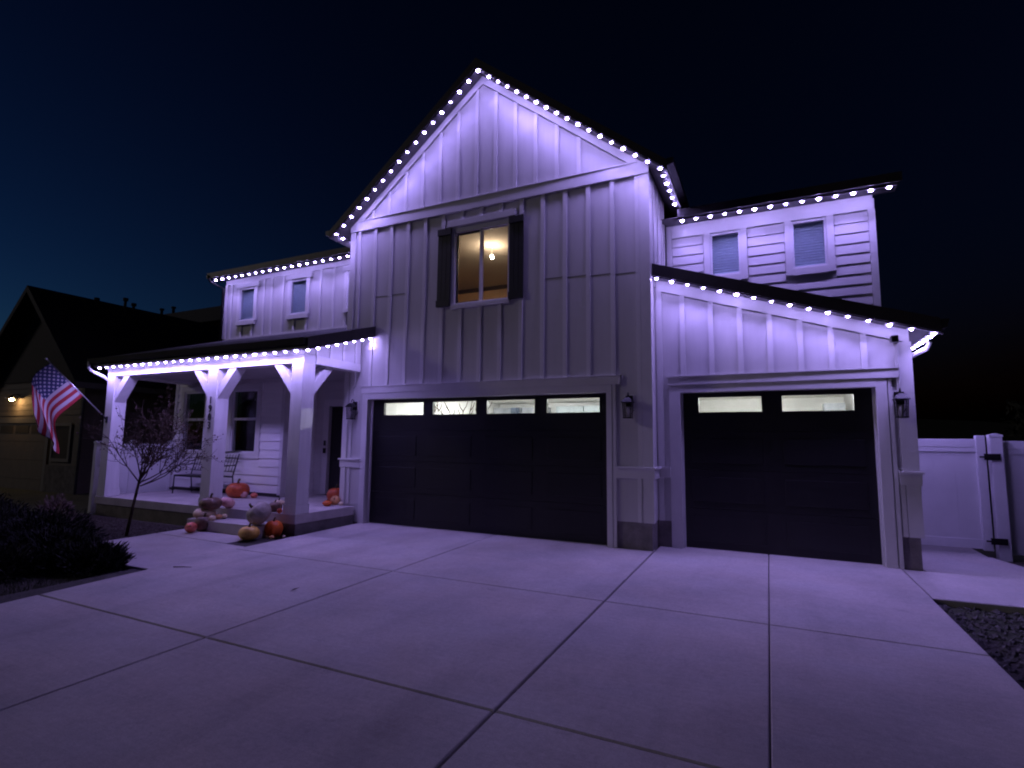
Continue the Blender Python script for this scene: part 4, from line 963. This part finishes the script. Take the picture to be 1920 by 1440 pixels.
# ------------------------------------------------------------------ plants
def sapling():
    B = Vector((-3.05, -2.62, gz(-2.6)-.08))
    t = thing('sapling_tree', tuple(B), 'small bare sapling with a fan of thin twigs before the porch', 'tree')
    rnd = random.Random(5)
    top = B+Vector((.10, .10, 1.08)); MB().tube([B, B+Vector((.06, .03, .5)), top], [.030, .024, .021], 7).build('trunk', 'bark', t, smooth=True)
    crown = MB(); leaf = MB()
    def grow(p, d, L_, r, lvl):
        n = 5; path = [p]; rs = [r]
        for i in range(n):
            d = (d+Vector((rnd.gauss(0, .10), rnd.gauss(0, .10), .05+rnd.gauss(0, .07)))).normalized(); p = p+d*L_/n; path.append(p); rs.append(r*(1-.6*(i+1)/n))
            if lvl > 0 and i >= 1:
                for _ in range(2 if lvl > 1 else rnd.choice((1, 1, 2))):
                    a = d.cross(Vector((rnd.gauss(0, 1), rnd.gauss(0, 1), rnd.gauss(0, 1)))).normalized()
                    grow(p, (d*.75+a*.65).normalized(), L_*rnd.uniform(.38, .6), r*.55, lvl-1)
            if lvl <= 1 and rnd.random() < .22:
                for _ in range(2):
                    q = p+Vector((rnd.gauss(0, .02), rnd.gauss(0, .02), rnd.gauss(0, .02))); e1 = Vector((rnd.gauss(0, 1), rnd.gauss(0, 1), rnd.gauss(0, 1))).normalized()*.022; e2 = e1.cross(Vector((rnd.gauss(0, 1), rnd.gauss(0, 1), rnd.gauss(0, 1)))).normalized()*.011
                    leaf.add([q-e1, q+e2, q+e1, q-e2], [(0, 1, 2, 3)])
        crown.tube(path, rs, 4, cap=False)
    for k in range(14):
        a = k*2.399; el = rnd.uniform(.30, 1.5)
        grow(top-Vector((0, 0, rnd.uniform(0, .22))), (Vector((math.cos(a)*math.cos(el), math.sin(a)*math.cos(el), math.sin(el)*.9+.1))+Vector((.30, .14, .05))).normalized(), rnd.uniform(.65, 1.05), .012, 2)
    crown.build('crown', 'bark', t); tag(leaf.build('withered_leaves', 'twig_leaf', t), kind='stuff')
sapling()

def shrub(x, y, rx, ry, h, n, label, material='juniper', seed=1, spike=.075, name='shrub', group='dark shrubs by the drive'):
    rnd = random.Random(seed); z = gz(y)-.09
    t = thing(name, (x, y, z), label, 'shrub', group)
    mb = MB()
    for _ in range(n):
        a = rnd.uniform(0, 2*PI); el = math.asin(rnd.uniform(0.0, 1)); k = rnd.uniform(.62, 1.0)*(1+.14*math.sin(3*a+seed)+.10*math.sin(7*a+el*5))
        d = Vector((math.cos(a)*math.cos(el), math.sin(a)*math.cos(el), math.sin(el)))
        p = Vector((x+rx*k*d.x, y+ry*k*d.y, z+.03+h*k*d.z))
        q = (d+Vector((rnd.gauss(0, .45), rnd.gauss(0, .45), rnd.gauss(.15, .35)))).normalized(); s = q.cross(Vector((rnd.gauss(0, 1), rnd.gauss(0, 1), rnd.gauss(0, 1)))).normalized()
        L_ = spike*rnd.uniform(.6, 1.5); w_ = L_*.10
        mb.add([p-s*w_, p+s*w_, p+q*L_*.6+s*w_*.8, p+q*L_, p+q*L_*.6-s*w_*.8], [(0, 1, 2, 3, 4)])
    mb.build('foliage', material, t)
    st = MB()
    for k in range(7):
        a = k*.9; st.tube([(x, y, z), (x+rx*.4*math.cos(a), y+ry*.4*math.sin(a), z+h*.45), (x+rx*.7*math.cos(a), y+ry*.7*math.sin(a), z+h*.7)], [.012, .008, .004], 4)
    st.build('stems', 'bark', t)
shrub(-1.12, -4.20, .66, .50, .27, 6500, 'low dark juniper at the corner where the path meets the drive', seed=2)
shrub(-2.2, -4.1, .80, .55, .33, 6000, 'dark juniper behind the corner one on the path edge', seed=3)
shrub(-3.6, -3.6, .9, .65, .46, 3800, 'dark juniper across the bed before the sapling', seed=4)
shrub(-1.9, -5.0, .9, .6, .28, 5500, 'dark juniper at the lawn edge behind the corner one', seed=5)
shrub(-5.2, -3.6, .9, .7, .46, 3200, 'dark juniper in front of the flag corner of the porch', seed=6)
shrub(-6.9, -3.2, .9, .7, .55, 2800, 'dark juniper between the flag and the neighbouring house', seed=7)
shrub(-6.75, -2.0, .35, .3, .38, 900, 'small russet dry shrub at the end of the porch slab', 'tree_leaf', seed=8, name='dry_shrub')

def leafy_tree(name, x, y, z, trunk_h, rx, rz, n, leafsize, material, label, seed, ground_z=0):
    rnd = random.Random(seed); t = thing(name, (x, y, ground_z), label, 'tree')
    tr = MB(); tr.tube([(x, y, ground_z), (x+.05, y, z*.5), (x, y, z)], [.11, .09, .05], 7)
    for k in range(9):
        a = k*2.4; tr.tube([(x, y, trunk_h+.1*k), (x+rx*.35*math.cos(a), y+rx*.35*math.sin(a), z+.1*k), (x+rx*.75*math.cos(a), y+rx*.75*math.sin(a), z+rz*.4)], [.04, .03, .01], 5)
    tr.build('trunk', 'bark', t)
    mb = MB(); clumps = []
    for _ in range(46):
        a, e_ = rnd.uniform(0, 2*PI), math.asin(rnd.uniform(-1, 1)); k = rnd.uniform(.35, .95)
        clumps.append((x+rx*k*math.cos(a)*math.cos(e_), y+rx*k*math.sin(a)*math.cos(e_), z+rz*k*math.sin(e_), rnd.uniform(.14, .30)*rx))
    for _ in range(n):
        cx, cy_, cz, cr = rnd.choice(clumps); p = Vector((rnd.gauss(cx, cr*.6), rnd.gauss(cy_, cr*.6), rnd.gauss(cz, cr*.6)))
        e1 = Vector((rnd.gauss(0, 1), rnd.gauss(0, 1), rnd.gauss(0, 1))).normalized(); e2 = e1.cross(Vector((rnd.gauss(0, 1), rnd.gauss(0, 1), rnd.gauss(0, 1)))).normalized()
        s = leafsize*rnd.uniform(.6, 1.4); mb.add([p-e1*s, p+e2*s*.5, p+e1*s, p-e2*s*.5], [(0, 1, 2, 3)])
    mb.build('crown', material, t)
leafy_tree('garden_tree', -8.35, 2.35, 2.45, 1.0, 1.25, 1.15, 5200, .06, 'tree_leaf', 'dark russet leafy tree behind the fence at the porch end', 11)
leafy_tree('far_tree', 19.5, 22, 2.6, .8, 2.6, 1.5, 6000, .16, 'far_leaf', 'black round tree far beyond the gate', 12)
leafy_tree('far_tree', 27, 24, 1.2, .4, 4.2, 1.1, 6000, .2, 'far_leaf', 'low wide black tree mass beyond the fence post', 13)

for nm_, u, v, ang, lb in (('fallen_twig', 342, 1064, .3, 'thin dark twig lying on the concrete near the path joint'), ('fallen_leaf', 552, 1107, 1.2, 'small curled dark leaf lying on the concrete slab')):
    p = onZ(u, v, gz(-3.5)); z = SL*p[1]+.006; t = thing(nm_, (p[0], p[1], z), lb, nm_.split('_')[1])
    c_, s_ = math.cos(ang), math.sin(ang)
    if 'twig' in nm_: MB().tube([(p[0]-.13*c_, p[1]-.13*s_, z), (p[0], p[1]+.012, z+.004), (p[0]+.13*c_, p[1]+.13*s_, z+.008)], [.006, .005, .003], 5).build('stem', 'bark', t)
    else: MB().add([(p[0]-.05*c_, p[1]-.05*s_, z), (p[0]+.02*s_, p[1]-.02*c_, z+.012), (p[0]+.06*c_, p[1]+.06*s_, z+.022), (p[0]-.022*s_, p[1]+.022*c_, z+.014)], [(0, 1, 2), (0, 2, 3)]).build('blade', 'bark', t)

# ------------------------------------------------------------------ neighbouring house
NX0, NX1, NY = -17.75, -11.55, .6; GZ_ = -.35
N_ = thing('neighbour_house', (-14.6, NY, GZ_), 'dark neighbouring house with a steep gable roof and one warm wall lamp', 'house')
def ns(x): return 6.35 - .95*abs(x+14.66)
nw = MB(); nw.box(NX0, NX1, NY, NY+.15, GZ_, ns(NX1)); nw.prism([(NX0, ns(NX0)), (NX1, ns(NX1)), (-14.66, 6.35)], 'y', NY, NY+.15); nw.box(NX1-.15, NX1, NY+.151, 9.5, GZ_, ns(NX1)); nw.box(NX0, NX0+.15, NY+.151, 9.5, GZ_, ns(NX0))
NW = nw.build('wall', 'neigh_siding', N_)
MB().prism([(NX0+.02, 3.42), (NX1-.02, 3.42), (NX1-.02, ns(NX1)+.0), (-14.66, 6.34), (NX0+.02, ns(NX0))], 'y', NY-.03, NY-.001).build('gable_sheet', 'shingle', NW)  # dark sheet over the upper gable wall
z0 = 2.30
while z0 < 3.4:
    lap(MB(), NX0+.1, NX1-.1, z0, z0+.178, NY).build('lap_board', 'neigh_siding', NW); z0 += .18
er0, er1 = NX0-.35, NX1+.35
NR = MB().prism([(er0, ns(er0)+.01), (-14.66, 6.36), (er1, ns(er1)+.01), (er1, ns(er1)+.22), (-14.66, 6.58), (er0, ns(er0)+.22)], 'y', NY-.45, 9.8).build('roof', 'shingle', N_)
for u, v, hh in ((180, 578, .32), (233, 590, .55), (249, 592, .42)):
    x = -14.3; d = ray(u, v); p = CAM+d*((x-CAM[0])/d[0]); MB().lathe([(.05, -.4), (.05, hh-.12), (.09, hh-.10), (.09, hh)], (p[0], p[1], ns(x)+.25), 8).build('vent_pipe', 'black_metal', NR)
bx('eave_fascia', 'neigh_trim', NR, er1-.02, er1+.01, NY-.44, 9.7, ns(er1)+.02, ns(er1)+.19)
nd = bpy.data.objects.new('garage_door', None); reg(nd, (-16.2, NY, GZ_), N_)
for k in range(4):
    bx('door_section', 'neigh_door', nd, -17.6, -13.45, NY-.012, NY-.002, GZ_+.01+k*.6, GZ_+.6+k*.6)
for k in range(4): bx('pane', 'room_dark', nd, -17.5+k*1.03, -16.65+k*1.03, NY-.02, NY-.0125, 1.72, 1.98)
cs = MB(); cs.box(-13.449, -13.28, NY-.04, NY-.026, GZ_, 2.2); cs.box(-17.6, -13.28, NY-.04, NY-.026, 2.06, 2.22); cs.build('door_casing', 'neigh_trim', nd)
nwn = bpy.data.objects.new('window', None); reg(nwn, (-12.5, NY, .9), N_)
bx('pane', 'room_dark', nwn, -13.0, -12.1, NY-.025, NY-.01, .95, 1.95); f = MB(); f.box(-13.1, -13.0, NY-.045, NY-.026, .85, 2.05); f.box(-12.1, -12.0, NY-.045, NY-.026, .85, 2.05); f.box(-13.0, -12.1, NY-.045, NY-.026, 1.95, 2.05); f.box(-13.0, -12.1, NY-.045, NY-.026, .85, .95); f.build('frame', 'neigh_trim', nwn)
bx('stone_base', 'neigh_stone', N_, -13.26, NX1+.03, NY-.06, NY-.046, GZ_, .75)
MB().tube([(NX1+.08, NY-.45, ns(er1)+.0), (NX1+.06, NY-.03, ns(er1)-.25), (NX1+.06, NY-.03, GZ_)], .04, 6).build('downspout', 'gutter_dark', N_)
lpn = onY(22, 748, NY-.25)
la = bpy.data.objects.new('wall_lamp', None); reg(la, (lpn[0], NY, lpn[2]), N_)
MB().tube([(lpn[0], NY-.03, lpn[2]+.12), (lpn[0], NY-.16, lpn[2]+.17), (lpn[0], NY-.25, lpn[2]+.10)], .015, 6).build('arm', 'black_metal', la)
MB().lathe([(.17, .0), (.16, .03), (.05, .09), (.03, .11)], (lpn[0], NY-.25, lpn[2]+.01), 14).build('shade', 'black_metal', la)
MB().lathe([(.02, -.06), (.055, -.03), (.055, .0), (.02, .008)], (lpn[0], NY-.25, lpn[2]), 10).build('bulb', 'neigh_bulb', la)
# house behind, only its dark roofline shows
p0, p1 = onY(268, 594, 15.5), onY(416, 574, 15.5)
RH = thing('rear_house', ((p0[0]+p1[0])/2, 15, GZ_), 'dark house roofline behind the porch wing and the neighbouring house', 'house')
zr_ = (p0[2]+p1[2])/2
bx('wall', 'neigh_siding', RH, p0[0]-2, p1[0]+6, 12, 19, GZ_, zr_-2.2)
RR = MB().prism([(11.4, zr_-2.4), (15.5, zr_), (19.6, zr_-2.4)], 'x', p0[0]-2.5, p1[0]+7).build('roof', 'shingle', RH)
for u, v in ((303, 588), (325, 584)):
    p = onY(u, v, 15.5); MB().lathe([(.10, -.5), (.10, .30), (.16, .34), (.16, .45)], (p[0], 15.5, zr_), 8).build('vent_pipe', 'black_metal', RR)
